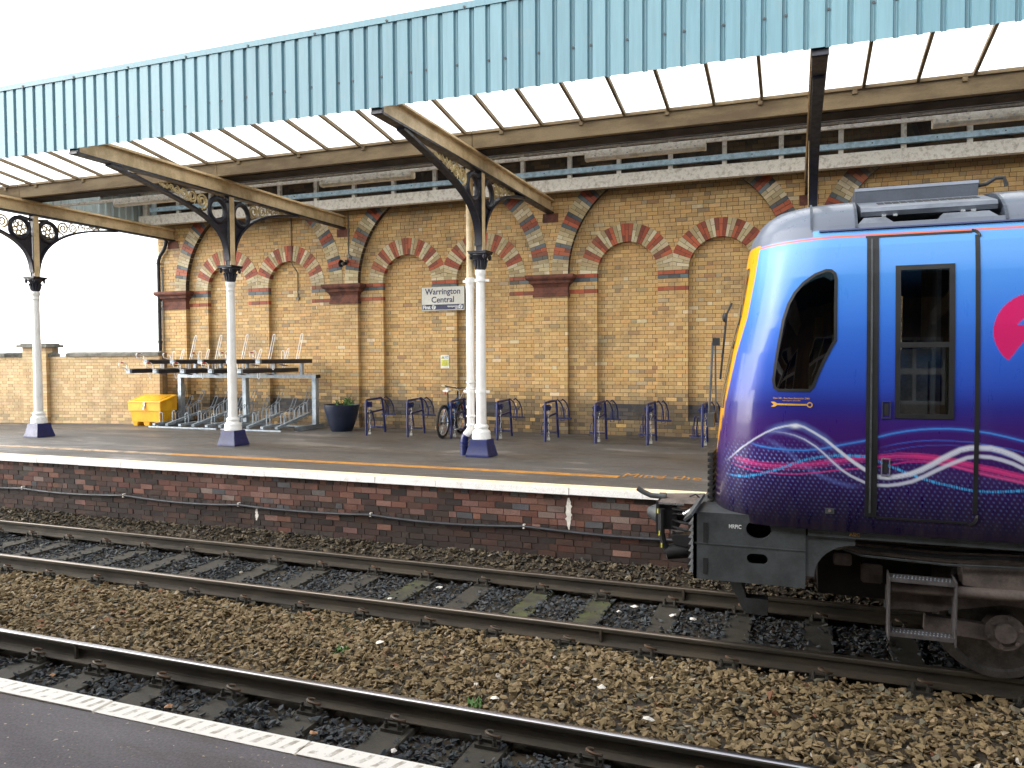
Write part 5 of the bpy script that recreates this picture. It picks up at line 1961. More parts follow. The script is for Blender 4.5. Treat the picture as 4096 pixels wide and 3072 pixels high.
def livery(x, z, front):
    """printed vinyl: colour at body coordinates (front: 0 on the side .. 1 on the nose)"""
    C_ = np.zeros(x.shape + (3,))
    zs = [a for a, b in GRAD]
    for i in range(3):
        C_[..., i] = np.interp(z, zs, [lin(b[i]) for a, b in GRAD])

    def over(al, c):
        al = np.clip(al, 0, 1)[..., None]
        C_[:] = C_ * (1 - al) + np.array(c) * al

    def band(key, w, c, a=1.0, soft=.5, x0=-9, x1=99, dz=0.0, fade=.12):
        px_ = [p_[0] for p_ in LV[key]]
        pz = np.interp(x, px_, [p_[1] for p_ in LV[key]]) + dz
        h = .01
        pz2 = np.interp(x + h, px_, [p_[1] for p_ in LV[key]]) + dz
        nf = 1 / np.sqrt(1 + ((pz2 - pz) / h) ** 2)
        d = np.abs(z - pz) * nf
        al = np.clip((w - d) / (w * soft) , 0, 1) * a
        al *= np.clip((x - max(px_[0], x0)) / fade, 0, 1) * np.clip((min(px_[-1], x1) - x) / fade, 0, 1)
        return al
    # halftone dots
    sx_, sz_ = .0375, .0290
    row = np.floor(z / sz_)
    ox = np.where(row % 2 == 0, 0, sx_ / 2)
    u = ((x + ox + (z - 1.6) * .15) / sx_) % 1 - .5
    v = (z / sz_) % 1 - .5
    env = np.clip((z - 1.24) / .22, 0, 1) * np.clip((1.96 - .10 * np.abs(x) - z) / .2, 0, 1) * np.clip((x + .62) / .08, 0, 1)
    rr = np.hypot(u * sx_ * 1.3, v * sz_)
    br = .30 + .7 * np.exp(-((x + .2) / .45) ** 2 - ((z - 1.75) / .16) ** 2)
    over(np.clip((.0098 - rr) / .0035, 0, 1) * env * br, rgb(128, 168, 236))
    over(band('faint', .028, 0, .35, 1.0), rgb(120, 140, 226))
    over(band('blue1', .030, 0, .28, 1.0), rgb(60, 120, 230))
    over(band('blue1', .0085, 0, .95, .7), rgb(72, 150, 240))
    over(band('thin2', .006, 0, .8, .8), rgb(60, 112, 220))
    over(band('thin3', .005, 0, .75, .8), rgb(58, 96, 200))
    for dz, w, a in ((.0, .013, .85), (.018, .006, .6), (-.016, .008, .6), (-.032, .006, .5)):
        over(band('pink1', w, 0, a, .9, dz=dz), rgb(238, 66, 146))
    over(band('pink1', .03, 0, .55, 1.0, x0=.75), rgb(232, 62, 134))
    over(band('pink2', .008, 0, .8, .9), rgb(232, 60, 150))
    over(band('pink2', .018, 0, .55, 1.0, x0=.9), rgb(240, 92, 158))
    dd = band('dots1', .0115, 0, 1.0, .4) * (np.mod(x / .0165, 1) < .62)
    over(dd, rgb(66, 176, 244))
    over(band('white1', .045, 0, .45, 1.0, x0=-.25, x1=.35), rgb(130, 170, 250))
    over(band('white2', .03, 0, .35, 1.0, x1=.4), rgb(140, 160, 240))
    wv = np.interp(x, [-.57, -.2, .2, .6, .9, 14], [.005, .008, .012, .022, .026, .026])
    over(band('white1', wv, 0, .95, .6), rgb(226, 232, 246))
    over(band('white1', .003, 0, .5, 1.0, x0=.5, dz=-.006), rgb(120, 120, 190))
    over(band('white2', wv * .72, 0, .85, .6, fade=.35), rgb(222, 226, 244))
    over(np.exp(-((x - .0) / .035) ** 2 - ((z - 2.018) / .016) ** 2), (.9, .95, 1))
    # pink roundel
    inside = (np.hypot(x - 1.625, z - 2.745) < .28)
    f_ = ((x > 1.488) & (z > 2.787) & (z < 2.787 + (x - 1.488) * 1.0)) | (x > 1.424 + (z - 2.504) * .66) & (z < 2.70)
    over((inside & ~f_).astype(float), rgb(212, 38, 108))
    # orange cant line and grey roof
    cant = 3.470 + .03 * np.clip((x + .35) / .6, 0, 1)
    over(np.clip((.0115 - np.abs(z - cant)) / .007, 0, 1), rgb(232, 116, 84))
    over(np.clip((z - 3.555) / .01, 0, 1), rgb(104, 111, 124))
    over(np.clip((z - cant - .01) / .01, 0, 1) * (x < .12), rgb(112, 120, 136))
    # yellow end
    over(np.clip((front - np.interp(z, [1.7, 1.95, 2.2, 2.9, 3.45], [.5, .37, .290, .220, .215])) / .012, 0, 1) * (z < cant + .03) * (z > 1.42), rgb(246, 176, 26))
    return C_


# rows: fine on the side, coarser over the roof; columns: far side, nose, near side
zr = np.concatenate([np.arange(1.20, 3.60, .0072), np.array([3.60, 3.63, 3.66, 3.69, 3.72, 3.75, 3.78, 3.81, 3.835, 3.855, 3.872, 3.885, 3.893, 3.90, 3.903, 3.905])])
XE = 14.0
cols = []          # (kind, value)
for xx in (XE, 11, 8, 6, 5, 4, 3.4, 3.0, 2.7):
    cols.append(('s', xx))
for xx in np.arange(2.5, 1.62, -.02):
    cols.append(('s', xx))
for xx in np.arange(1.62, .46, -.0068):
    cols.append(('s', xx))
# from x = .46 the columns run forward to the nose
f1 = np.linspace(0, 1, 150)[1:]
for v in f1:
    cols.append(('n', v))
for v in np.linspace(0, 1, 16)[1:]:
    cols.append(('c', v))
nn = len(cols)
NZ = len(zr)
Xg = np.zeros((NZ, nn))
Yg = np.zeros((NZ, nn))
Fg = np.zeros((NZ, nn))
w_, n_ = hw(zr), xn(zr)
FX = .90            # forward fraction covered by x-columns
for j, (k, v) in enumerate(cols):
    if k == 's':
        Xg[:, j] = v
        f = np.clip((n_ + NA - v) / NA, 0, 1)
        Yg[:, j] = w_ * (1 - f ** NSE) ** (1 / NSE)
    elif k == 'n':
        xe = n_ + NA * (1 - FX)
        x_ = .46 + (xe - .46) * v
        Xg[:, j] = x_
        f = np.clip((n_ + NA - x_) / NA, 0, 1)
        Yg[:, j] = w_ * (1 - f ** NSE) ** (1 / NSE)
    else:
        y_ = (1 - FX ** NSE) ** (1 / NSE) * (1 - v)
        Yg[:, j] = w_ * y_
        Xg[:, j] = n_ + NA * (1 - (1 - y_ ** NSE) ** (1 / NSE))
    Fg[:, j] = 1 - Yg[:, j] / np.maximum(w_, 1e-4)
Zg = np.repeat(zr[:, None], nn, 1)
Cg = livery(Xg, Zg, Fg)
# the far half: a coarse mirror
far_c = list(range(nn - 1, 0, -1))
far_c = [j for i, j in enumerate(far_c) if cols[j][0] == 'c' or i % 12 == 0 or j == 0]
far_c = [j for j in far_c if j != nn - 1]
if far_c[-1] != 0:
    far_c.append(0)
allX = np.concatenate([Xg, Xg[:, far_c]], 1)
allY = np.concatenate([TC - Yg, TC + Yg[:, far_c]], 1)
allZ = np.repeat(zr[:, None], allX.shape[1], 1)
allC = np.concatenate([Cg, Cg[:, far_c]], 1)
NC = allX.shape[1]
CABWIN = [(0.217,3.239),(0.253,3.235),(0.279,3.212),(0.288,3.168),(0.285,2.69),(0.259,2.646),(0.205,2.533),(0.16,2.425),(0.129,2.335),(0.097,2.302),(-0.128,2.3),(-0.159,2.323),(-0.167,2.383),(-0.149,2.534),(-0.126,2.685),(-0.095,2.864),(-0.058,2.983),(-0.012,3.071),(0.053,3.148),(0.135,3.208)]
DW = (.722, 1.082, 2.115, 3.235)          # door window opening


def in_poly(x, z, poly):
    r_ = np.zeros(x.shape, bool)
    n = len(poly)
    for i in range(n):
        x0, z0 = poly[i]
        x1, z1 = poly[(i + 1) % n]
        c_ = ((z0 > z) != (z1 > z)) & (x < (x1 - x0) * (z - z0) / (z1 - z0 + 1e-12) + x0)
        r_ ^= c_
    return r_


cxm = (allX[:-1, :-1] + allX[1:, 1:]) / 2
cym = (allY[:-1, :-1] + allY[1:, 1:]) / 2
czm = (allZ[:-1, :-1] + allZ[1:, 1:]) / 2
near = np.zeros(cxm.shape, bool)
near[:, :nn - 16] = True
hole = near & (in_poly(cxm, czm, CABWIN) | ((cxm > DW[0]) & (cxm < DW[1]) & (czm > DW[2]) & (czm < DW[3])))
hole |= (cym > TC + .5) & (czm > 2.3) & (czm < 3.2) & (cxm > .7) & (cxm < 1.1)
hole |= (cxm > .43) & (cxm < 1.45) & (czm > 3.60) & (cym < 9.0)
jj, ii = np.meshgrid(np.arange(NC - 1), np.arange(NZ - 1))
keep = ~hole
a = (ii * NC + jj)[keep]
Fq = np.stack([a, a + 1, a + NC + 1, a + NC], 1).astype(np.int32)
V = np.stack([allX, allY, allZ], 2).reshape(-1, 3).astype(np.float32)
me = bpy.data.meshes.new("body_shell")
me.vertices.add(len(V))
me.vertices.foreach_set("co", V.ravel())
me.loops.add(len(Fq) * 4)
me.loops.foreach_set("vertex_index", Fq.ravel())
me.polygons.add(len(Fq))
me.polygons.foreach_set("loop_start", np.arange(0, len(Fq) * 4, 4, dtype=np.int32))
me.update(calc_edges=True)
ca = me.color_attributes.new("Col", 'FLOAT_COLOR', 'POINT')
arr = np.ones((len(V), 4), np.float32)
arr[:, :3] = allC.reshape(-1, 3) * .66
ca.data.foreach_set("color", arr.ravel())
me.shade_smooth()


def vinyl():
    m, t, b = nodes_of("train_vinyl")
    at = N(t, "ShaderNodeAttribute", attribute_name="Col")
    v = coords(t)
    sz = N(t, "ShaderNodeSeparateXYZ")
    t.links.new(v, sz.inputs[0])
    mr = N(t, "ShaderNodeMapRange")
    for k_, q_ in (('From Min', 1.2), ('From Max', 1.7), ('To Min', .5), ('To Max', .02)):
        mr.inputs[k_].default_value = q_
    t.links.new(sz.outputs['Z'], mr.inputs['Value'])
    gr = noise(t, coords(t, (3, 3, .8)), 4.0, 6, .72)
    mu = N(t, "ShaderNodeMath", operation='MULTIPLY')
    t.links.new(mr.outputs[0], mu.inputs[0])
    t.links.new(ramp(t, gr, [(.38, (0, 0, 0)), (.72, (1, 1, 1))]), mu.inputs[1])
    t.links.new(mixc(t, mu.outputs[0], at.outputs['Color'], rgb(62, 54, 52)), b.inputs['Base Color'])
    t.links.new(ramp(t, gr, [(.3, (.24,) * 3), (.75, (.42,) * 3)]), b.inputs['Roughness'])
    b.inputs['Coat Weight'].default_value = .3
    b.inputs['Specular IOR Level'].default_value = .25
    b.inputs['Coat Roughness'].default_value = .07
    n1 = noise(t, v, 2.2, 3, .5)
    bump(t, b, n1, .10, .02)
    t.links.new(b.inputs['Normal'].links[0].from_socket, b.inputs['Coat Normal'])
    return m


MT['vinyl'] = vinyl()
MT['seal'] = paint("black_door_seal", rgb(17, 17, 19), rgb(12, 12, 14), .55, scale=8)
MT['under'] = paint("grimy_grey_underframe", rgb(66, 70, 72), rgb(50, 52, 54), .6, scale=4, bmp=.15)
MT['bogie'] = paint("brake_dust_bogie", rgb(104, 92, 86), rgb(76, 68, 64), .75, scale=6, bmp=.3)
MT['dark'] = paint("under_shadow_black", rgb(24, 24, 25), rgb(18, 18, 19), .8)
MT['roofgrey'] = paint("roof_grey_paint", rgb(100, 106, 116), rgb(78, 84, 94), .4, scale=3, vs=(1, 1, 3))
MT['roofdark'] = paint("roof_dark_grey", rgb(54, 61, 72), rgb(43, 49, 59), .45, scale=4)
MT['cabin'] = paint("cab_lining", rgb(128, 128, 124), rgb(104, 104, 100), .7)
MT['cabinlight'] = paint("cab_light_panel", rgb(226, 228, 230), rough=.6)
MT['gold'] = paint("gold_decal", rgb(210, 158, 66), rough=.45, bmp=0)
MT['wheelsteel'] = paint("wheel_steel", rgb(98, 93, 89), rgb(74, 70, 67), .6, .5, scale=8)
MT['tread'] = paint("polished_tread", rgb(140, 138, 140), rough=.3, metal=.9)
MT['cyan'] = paint("cyan_strip", rgb(40, 190, 180), rough=.4)
me.materials.append(MT['vinyl'])
obj("body_shell", me, tr)


def side_patch(name, x0, x1, z0, z1, off, mat, parent, nx=2, nz=24, thick=.012):
    m = MB()
    xs_ = np.linspace(x0, x1, nx)
    zs_ = np.linspace(z0, z1, nz)
    vs = []
    for lay in (off, off - thick):
        for z in zs_:
            for x in xs_:
                vs.append((x, float(side_y(x, z, lay)), z))
    n1 = nx * nz
    fs = []
    for i in range(nz - 1):
        for j in range(nx - 1):
            q_ = (i * nx + j, i * nx + j + 1, (i + 1) * nx + j + 1, (i + 1) * nx + j)
            fs.append(q_)
            fs.append(tuple(n1 + k for k in q_[::-1]))
    for i in range(nz - 1):
        fs.append((i * nx, (i + 1) * nx, n1 + (i + 1) * nx, n1 + i * nx))
        fs.append(((i + 1) * nx - 1, n1 + (i + 1) * nx - 1, n1 + (i + 2) * nx - 1, (i + 2) * nx - 1))
    for j in range(nx - 1):
        fs.append((j, n1 + j, n1 + j + 1, j + 1))
        fs.append(((nz - 1) * nx + j, (nz - 1) * nx + j + 1, n1 + (nz - 1) * nx + j + 1, n1 + (nz - 1) * nx + j))
    m.add(vs, fs)
    return m.build(name, mat, parent)


def side_outline(name, poly, w, off, mat, parent, thick=.010):
    """frame of width w running round a closed (x, z) polygon"""
    dense = []
    for i, (xa, za) in enumerate(poly):
        xb, zb_ = poly[(i + 1) % len(poly)]
        k = max(1, int(math.hypot(xb - xa, zb_ - za) / .05))
        dense += [(xa + (xb - xa) * q_ / k, za + (zb_ - za) * q_ / k) for q_ in range(k)]
    poly = dense
    n = len(poly)
    cx_ = sum(p_[0] for p_ in poly) / n
    cz_ = sum(p_[1] for p_ in poly) / n
    out, inn = [], []
    for i in range(n):
        p0, p1, p2 = [Vector((*poly[(i + k) % n], 0)) for k in (-1, 0, 1)]
        t1, t2 = (p1 - p0).normalized(), (p2 - p1).normalized()
        nn_ = Vector((t1.y + t2.y, -(t1.x + t2.x), 0)).normalized()
        if nn_.dot(p1 - Vector((cx_, cz_, 0))) < 0:
            nn_ = -nn_
        k = min(2.0, 1 / max(.45, math.sqrt((1 + t1.dot(t2)) / 2)))
        out.append(p1 + nn_ * w * .5 * k)
        inn.append(p1 - nn_ * w * .5 * k)
    m = MB()
    vs = [(p_.x, float(side_y(p_.x, p_.y, off)), p_.y) for p_ in out] + [(p_.x, float(side_y(p_.x, p_.y, off)), p_.y) for p_ in inn]
    vs += [(p_.x, float(side_y(p_.x, p_.y, off - thick)), p_.y) for p_ in out] + [(p_.x, float(side_y(p_.x, p_.y, off - thick)), p_.y) for p_ in inn]
    fs = []
    for i in range(n):
        j = (i + 1) % n
        fs += [(i, j, n + j, n + i), (2 * n + i, i, n * 0 + j, 2 * n + j)[:0] or (i, 2 * n + i, 2 * n + j, j), (n + i, n + j, 3 * n + j, 3 * n + i)]
    m.add(vs, fs)
    return m.build(name, mat, parent)


def side_pane(name, poly, off, mat, parent):
    n = len(poly)
    cx_ = sum(p_[0] for p_ in poly) / n
    cz_ = sum(p_[1] for p_ in poly) / n
    m = MB()
    vs = [(x, float(side_y(x, z, off)), z) for x, z in poly] + [(cx_, float(side_y(cx_, cz_, off)), cz_)]
    m.add(vs, [(i, (i + 1) % n, n) for i in range(n)])
    return m.build(name, mat, parent, True, 80)


# cab side window
cw = side_outline("cab_side_window", CABWIN, .022, .004, MT['seal'], tr)
side_pane("window_glass", CABWIN, .001, MT['glass_dark'], cw)
# crew door
dr = side_patch("crew_door", .507, .590, 1.34, 3.485, .006, MT['seal'], tr, label=None) if False else side_patch("crew_door", .507, .590, 1.33, 3.485, .006, MT['seal'], tr)
side_patch("door_post_strip", .535, .548, 1.36, 3.47, .012, MT['under'], dr, thick=.006)
side_patch("door_seal", 1.232, 1.262, 1.40, 3.46, .005, MT['seal'], dr)
pts = [(1.247 - .05 + .05 * math.cos(t_), 3.4365 + .05 * math.sin(t_)) for t_ in np.linspace(0, math.pi / 2, 7)]
for (x0, x1, z0, z1) in ((.50, 1.215, 3.478, 3.494), (.59, 1.20, 1.318, 1.334)):
    side_patch("door_seal", x0, x1, z0, z1, .005, MT['seal'], dr, 10, 2)
for q_ in (0, 1):
    poly = []
    for t_ in np.linspace(0, math.pi / 2, 7):
        poly.append((1.212 + .05 * math.cos(t_), (3.444 + .05 * math.sin(t_)) if q_ == 0 else (1.390 - .075 * math.sin(t_))))
    m = MB()
    for p0, p1 in zip(poly[:-1], poly[1:]):
        m.bar((p0[0], float(side_y(p0[0], p0[1], .0)), p0[1]), (p1[0], float(side_y(p1[0], p1[1], .0)), p1[1]), .010, .022, (0, 0, 1))
    m.build("door_seal", MT['seal'], dr)
x0, x1, z0, z1 = DW
fr_ = side_outline("door_window", [(x0, z0), (x1, z0), (x1, z1), (x0, z1)], .036, .006, MT['seal'], dr)
side_patch("window_bar", x0, x1, 2.632, 2.672, .005, MT['seal'], dr, 2, 2)
side_pane("window_glass", [(x0, z0), (x1, z0), (x1, 2.64), (x0, 2.64)], -.004, MT['glass'], dr)
side_pane("window_glass", [(x0, 2.66), (x1, 2.66), (x1, z1), (x0, z1)], -.008, MT['glass_dark'], dr)
for zz, nm in ((2.162, 0), (1.725, 1)):
    hdl = side_outline("door_handle", [(.62, zz - .065), (.675, zz - .065), (.675, zz + .06), (.62, zz + .06)], .008, .008, MT['signnavy' if nm == 0 else 'chrome'], dr)
    side_patch("handle_recess", .630, .664, zz - .045, zz + .045, .003, MT['dark'], dr, 2, 2, .004)
# inside of the cab
ins = MB()
ins.box(-.2, 3.4, 6.75, 8.9, 1.26, 1.30)
ins.box(1.2, 3.4, 8.6, 8.64, 1.3, 3.5)
ins.box(.35, .66, 8.6, 8.64, 1.3, 3.5)
ins.box(-.1, 3.4, 6.65, 8.9, 3.46, 3.50)
ins.box(-.35, -.3, 6.8, 8.8, 1.3, 2.2)
ins.build("cab_lining", MT['cabin'], tr)
MB().box(1.02, 1.05, 6.7, 7.5, 1.3, 3.4).build("cab_partition", MT['cabinlight'], tr)
MB().box(.80, 1.0, 6.95, 7.1, 2.05, 2.6).box(.74, .98, 6.62, 6.66, 2.53, 2.62).build("cab_equipment", MT['cabinlight'], tr)
MB().box(1.062, 1.075, 6.50, 6.53, 2.12, 2.63).build("cab_edge_strip", MT['cyan'], tr)
m = MB().box(.1, .45, 7.1, 7.5, 1.7, 2.5)
m.box(.15, .22, 7.1, 7.5, 2.5, 2.9)
m.build("driver_seat", MT['cabin'], tr)

# decals


def decal(meshv, faces, name, mat, off=.0035):
    m = MB()
    m.add([(x, float(side_y(x, z, off)), z) for x, z in meshv], faces)
    return m.build(name, mat, tr)


def decal_text(key, x, z, mat, sx, name="livery_lettering", y=None):
    src = TX[key]
    vs = [(x + v.co.x * sx, z + v.co.y) for v in src.vertices]
    fs = [tuple(p_.vertices) for p_ in src.polygons if p_.normal.z > .5]
    if y is None:
        return decal(vs, fs, name, mat)
    m = MB()
    m.add([(a_, y, b_) for a_, b_ in vs], fs)
    return m.build(name, mat, tr)


decal_text('class', -.032, 2.232, MT['gold'], .92)
decal_text('award', -.032, 2.216, MT['gold'], .92)
hv = []
for i in range(15):
    x = -.14 + i * .0165
    hv += [(x, 2.1815), (x, 2.1955)]
decal(hv, [(i * 2, i * 2 + 2, i * 2 + 3, i * 2 + 1) for i in range(14)], "spanner_decal", MT['gold'])
jw = [(-.186, 2.206), (-.172, 2.210), (-.152, 2.206), (-.138, 2.196), (-.138, 2.181), (-.152, 2.170), (-.170, 2.166), (-.184, 2.171), (-.172, 2.179), (-.164, 2.188), (-.173, 2.196)]
decal(jw, [(0, 1, 2, 10), (2, 3, 9, 10), (3, 4, 9), (4, 5, 8, 9), (5, 6, 7, 8)], "spanner_jaw", MT['gold'])
rg = []
for i in range(20):
    t_ = i / 20 * 2 * math.pi
    rg.append((.105 + .022 * math.cos(t_), 2.188 + .022 * math.sin(t_)))
for i in range(20):
    t_ = i / 20 * 2 * math.pi
    rg.append((.105 + .013 * math.cos(t_), 2.188 + .013 * math.sin(t_)))
decal(rg, [(i, (i + 1) % 20, 20 + (i + 1) % 20, 20 + i) for i in range(20)], "spanner_ring", MT['gold'])
pl_ = side_patch("socket_plate", .225, .29, 1.335, 1.378, .008, MT['under'], tr, 2, 2)
MB().cyl((.257, float(side_y(.257, 1.36, .008)), 1.36), (.257, float(side_y(.257, 1.36, .016)), 1.36), .011, n=12).build("socket", MT['bogie'], pl_)

# nose: windscreen, wipers
m = MB()
vs, fs = [], []
zz = np.linspace(2.12, 3.33, 14)
yy = np.linspace(-1, 1, 21)
for z in zz:
    w_ = hw(z) * .665
    for u in yy:
        y_ = abs(u) * .665
        x = xn(z) + NA * (1 - (1 - y_ ** NSE) ** (1 / NSE)) - .006
        vs.append((x, TC + u * w_, z))
nY = len(yy)
for i in range(len(zz) - 1):
    for j in range(nY - 1):
        fs.append((i * nY + j, i * nY + j + 1, (i + 1) * nY + j + 1, (i + 1) * nY + j))
m.add(vs, fs)
m.build("windscreen", MT['glass_dark'], tr, True)
wp = MB()
wp.tube([(-.75, 7.25, 2.05), (-.735, 7.25, 2.35), (-.72, 7.25, 2.70)], .011, 8)
wp.tube([(-.69, 7.28, 1.98), (-.70, 7.28, 2.68)], .008, 8)
wq = wp.build("wiper_arm", MT['under'], tr, True)
MB().tube([(-.655, 7.3, 2.36), (-.60, 7.3, 2.96), (-.555, 7.3, 3.06)], .010, 6).build("wiper_blade", MT['black'], wq, True)
MB().box(-.72, -.66, 7.22, 7.34, 2.67, 2.74).build("wiper_joint", MT['blackplastic'], wq)
MB().sphere((-.62, 7.3, 2.93), .045, 10, 6, (.5, 1, 1)).build("wiper_counterweight", MT['blackplastic'], wq, True)
MB().box(-.765, -.70, 7.2, 7.3, 1.92, 2.05).build("wiper_motor_cover", MT['under'], wq)
# gangway rubbing ribs beside the nose
m = MB()
for i in range(9):
    m.box(-.735, -.69, 7.0, 8.5, 1.24 + i * .055, 1.27 + i * .055)
m.build("rubbing_ribs", MT['black'], tr)

# roof: gutter, end panels, air conditioner
m = MB()
for z0, z1, o_ in ((3.548, 3.556, .022), (3.556, 3.562, .014)):
    xs_ = np.linspace(.165, XE, 60)
    vs = []
    for x in xs_:
        vs += [(x, float(side_y(x, z0, o_)), z0), (x, float(side_y(x, z0, -.01)), z0), (x, float(side_y(x, z1, -.01)), z1), (x, float(side_y(x, z1, o_)), z1)]
    fs = []
    for i in range(len(xs_) - 1):
        for k in range(4):
            fs.append((i * 4 + k, i * 4 + 4 + k, i * 4 + 4 + (k + 1) % 4, i * 4 + (k + 1) % 4))
    fs += [(0, 1, 2, 3), tuple(range(len(vs) - 1, len(vs) - 5, -1))]
    m.add(vs, fs)
m.build("roof_gutter", MT['signnavy'], tr)
RPF = [(TC - float(hw(z)) - .006, z) for z in np.linspace(3.57, 3.90, 16)] + [(TC, 3.912)] + [(TC + float(hw(z)) + .006, z) for z in np.linspace(3.90, 3.57, 16)]
for x0, x1, mt_ in ((.425, .445, 'roofdark'), (1.435, 1.455, 'roofdark'), (.100, .118, 'roofdark')):
    if x0 < .2:
        m = MB()
        for (y0, z0), (y1, z1) in zip(RPF[:-1], RPF[1:]):
            m.add([(x0, y0, z0), (x1, y0, z0), (x1, y1, z1), (x0, y1, z1)], [(0, 1, 2, 3)])
        m.build("roof_joint", MT[mt_], tr)
    else:
        MB().prism(RPF, 'x', x0, x1).build("roof_bulkhead", MT[mt_], tr)
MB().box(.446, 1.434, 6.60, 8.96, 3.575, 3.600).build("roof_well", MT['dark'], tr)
ac = MB().prism([(6.66, 3.668), (6.635, 3.700), (6.66, 3.735), (7.14, 3.862), (7.14, 3.668)], 'x', .475, 1.405).build("air_conditioner", MT['roofgrey'], tr)
for i in range(13):
    x = .615 + i * .056
    f = lambda u: (7.14 - 6.66, 3.862 - 3.735)
    vs = []
    for (xx, u) in ((x, .46), (x + .048, .46), (x + .048, .80), (x, .80)):
        y_, z_ = 6.66 + .48 * u, 3.735 + .127 * u
        vs.append((xx, y_, z_ + .0025))
    MB().add(vs + [(a_, b_, c_ - .004) for a_, b_, c_ in vs], [(0, 1, 2, 3), (7, 6, 5, 4), (0, 4, 5, 1), (1, 5, 6, 2), (2, 6, 7, 3), (3, 7, 4, 0)]).build("louvre", MT['dark'], ac)
for x in (.62, .70, 1.16, 1.23):
    MB().box(x, x + .03, 6.628, 6.66, 3.655, 3.672).build("unit_latch", MT['chrome'], ac)
MB().prism([(7.15, 3.66), (7.15, 3.965), (7.165, 3.985), (7.20, 3.992), (7.9, 3.992), (7.9, 3.66)], 'x', .462, 1.372).build("condenser_housing", MT['roofdark'], tr)
MB().prism([(7.145, 3.962), (7.16, 3.99), (7.20, 3.998), (7.24, 3.998), (7.24, 3.993), (7.20, 3.993), (7.168, 3.984), (7.154, 3.96)], 'x', .458, 1.376).build("housing_edge", MT['roofgrey'], tr)
for x0, x1 in ((.45, .70), (1.0, 1.40)):
    MB().add([(x0, 6.575, 3.60), (x1, 6.575, 3.60), (x1, 6.8, 3.60), (x0, 6.8, 3.60), (x0 + .04, 6.60, 3.648), (x1 - .06, 6.60, 3.648), (x1 - .06, 6.8, 3.66), (x0 + .04, 6.8, 3.66)], MB.BF).build("roof_fairing", MT['roofgrey'], tr)
MB().tube([(1.38, 7.2, 3.95), (1.44, 7.2, 3.96), (1.50, 7.2, 4.0), (1.56, 7.2, 4.0), (1.58, 7.2, 3.93)], .016, 8).build("roof_hose", MT['black'], tr, True)

# underframe ------------------------------------------------------------
MB().box(.10, XE, 6.50, 9.06, 1.135, 1.2035).build("sole_bar", MT['under'], tr)
decal_text('asic', .405, 1.158, MT['gold'], 1.0, "underframe_lettering", 6.497)
# front valance: thick panel with two openings
m = MB()
VX0, VX1, VZ0, VZ1, VY = -.80, .085, .70, 1.255, 6.52


def ring_face(cx_, cz_, pts_, y0, y1):
    pass


hole1 = [(-.277 + .098 * math.cos(t_), 1.150 + .080 * math.sin(t_)) for t_ in np.linspace(0, 2 * math.pi, 25)[:-1]]
hole2 = []
for t_ in np.linspace(0, 2 * math.pi, 25)[:-1]:
    hole2.append((-.285 + (.038 if math.cos(t_) > 0 else -.038) + .045 * math.cos(t_), .905 + .045 * math.sin(t_)))
val = MB()
ZM = 1.005
for (hole_, z0, z1) in ((hole1, ZM, VZ1), (hole2, VZ0, ZM)):
    n = len(hole_)
    cx_, cz_ = -.28, sum(p_[1] for p_ in hole_) / n
    outer = []
    for (hx, hz) in hole_:
        dx, dz = hx - cx_, hz - cz_
        s_ = min((VX1 - cx_) / dx if dx > 1e-6 else (VX0 - cx_) / dx if dx < -1e-6 else 1e9, (z1 - cz_) / dz if dz > 1e-6 else (z0 - cz_) / dz if dz < -1e-6 else 1e9)
        outer.append((cx_ + dx * s_, cz_ + dz * s_))
    vs = [(a_, VY, b_) for a_, b_ in outer] + [(a_, VY, b_) for a_, b_ in hole_] + [(a_, VY + .05, b_) for a_, b_ in hole_]
    fs = []
    for i in range(n):
        j = (i + 1) % n
        fs += [(i, j, n + j, n + i), (n + i, n + j, 2 * n + j, 2 * n + i)]
    val.add(vs, fs)
    # corners
    for (qx, qz) in ((VX0, z0), (VX1, z0), (VX1, z1), (VX0, z1)):
        best = sorted(outer, key=lambda p_: (p_[0] - qx) ** 2 + (p_[1] - qz) ** 2)
        e1 = [p_ for p_ in best if abs(p_[0] - qx) < 1e-4][:1]
        e2 = [p_ for p_ in best if abs(p_[1] - qz) < 1e-4][:1]
        if e1 and e2:
            val.add([(qx, VY, qz), (e1[0][0], VY, e1[0][1]), (e2[0][0], VY, e2[0][1])], [(0, 1, 2)])
vo = val.build("front_valance", MT['under'], tr)
bx_ = MB()
bx_.box(VX0, VX1, VY + .051, 9.04, VZ0, VZ0 + .03)
bx_.box(VX0, VX0 + .03, VY + .0, 9.04, VZ0, VZ1 - .001)
bx_.box(VX1 - .02, VX1, VY + .0005, VY + .3, VZ0, VZ1 - .001)
bx_.box(VX0 + .03, -.20, VY - .0, 9.04, VZ1 - .001, VZ1 + .012)
bx_.box(VX0, VX1, 9.02, 9.04, VZ0, VZ1)
bx_.build("valance_box", MT['under'], vo)
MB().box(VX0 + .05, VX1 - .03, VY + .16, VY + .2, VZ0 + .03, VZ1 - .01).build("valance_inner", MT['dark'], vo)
MB().box(VX0 + .01, VX1, VY - .006, VY - .0005, 1.000, 1.009).build("valance_seam", MT['under'], vo)
MB().bar((VX0 - .02, VY + .02, VZ1 + .02), (VX0 + .04, VY + .02, VZ1 + .07), .9, .02).build("valance_lip", MT['under'], vo)
decal_text('mrpic', -.512, 1.148, MT['noticewhite'], .78, "underframe_lettering", VY - .003)
m = MB()
for i in range(8):
    z = .745 + i * .058
    m.add([(VX0 - .045, VY + .03, z), (VX0 - .002, VY - .0, z), (VX0 - .002, 8.9, z), (VX0 - .045, 8.9, z), (VX0 - .02, VY + .03, z + .022), (VX0 - .002, VY, z + .035), (VX0 - .002, 8.9, z + .035), (VX0 - .02, 8.9, z + .022)], MB.BF)
m.build("anti_climber_teeth", MT['under'], vo)
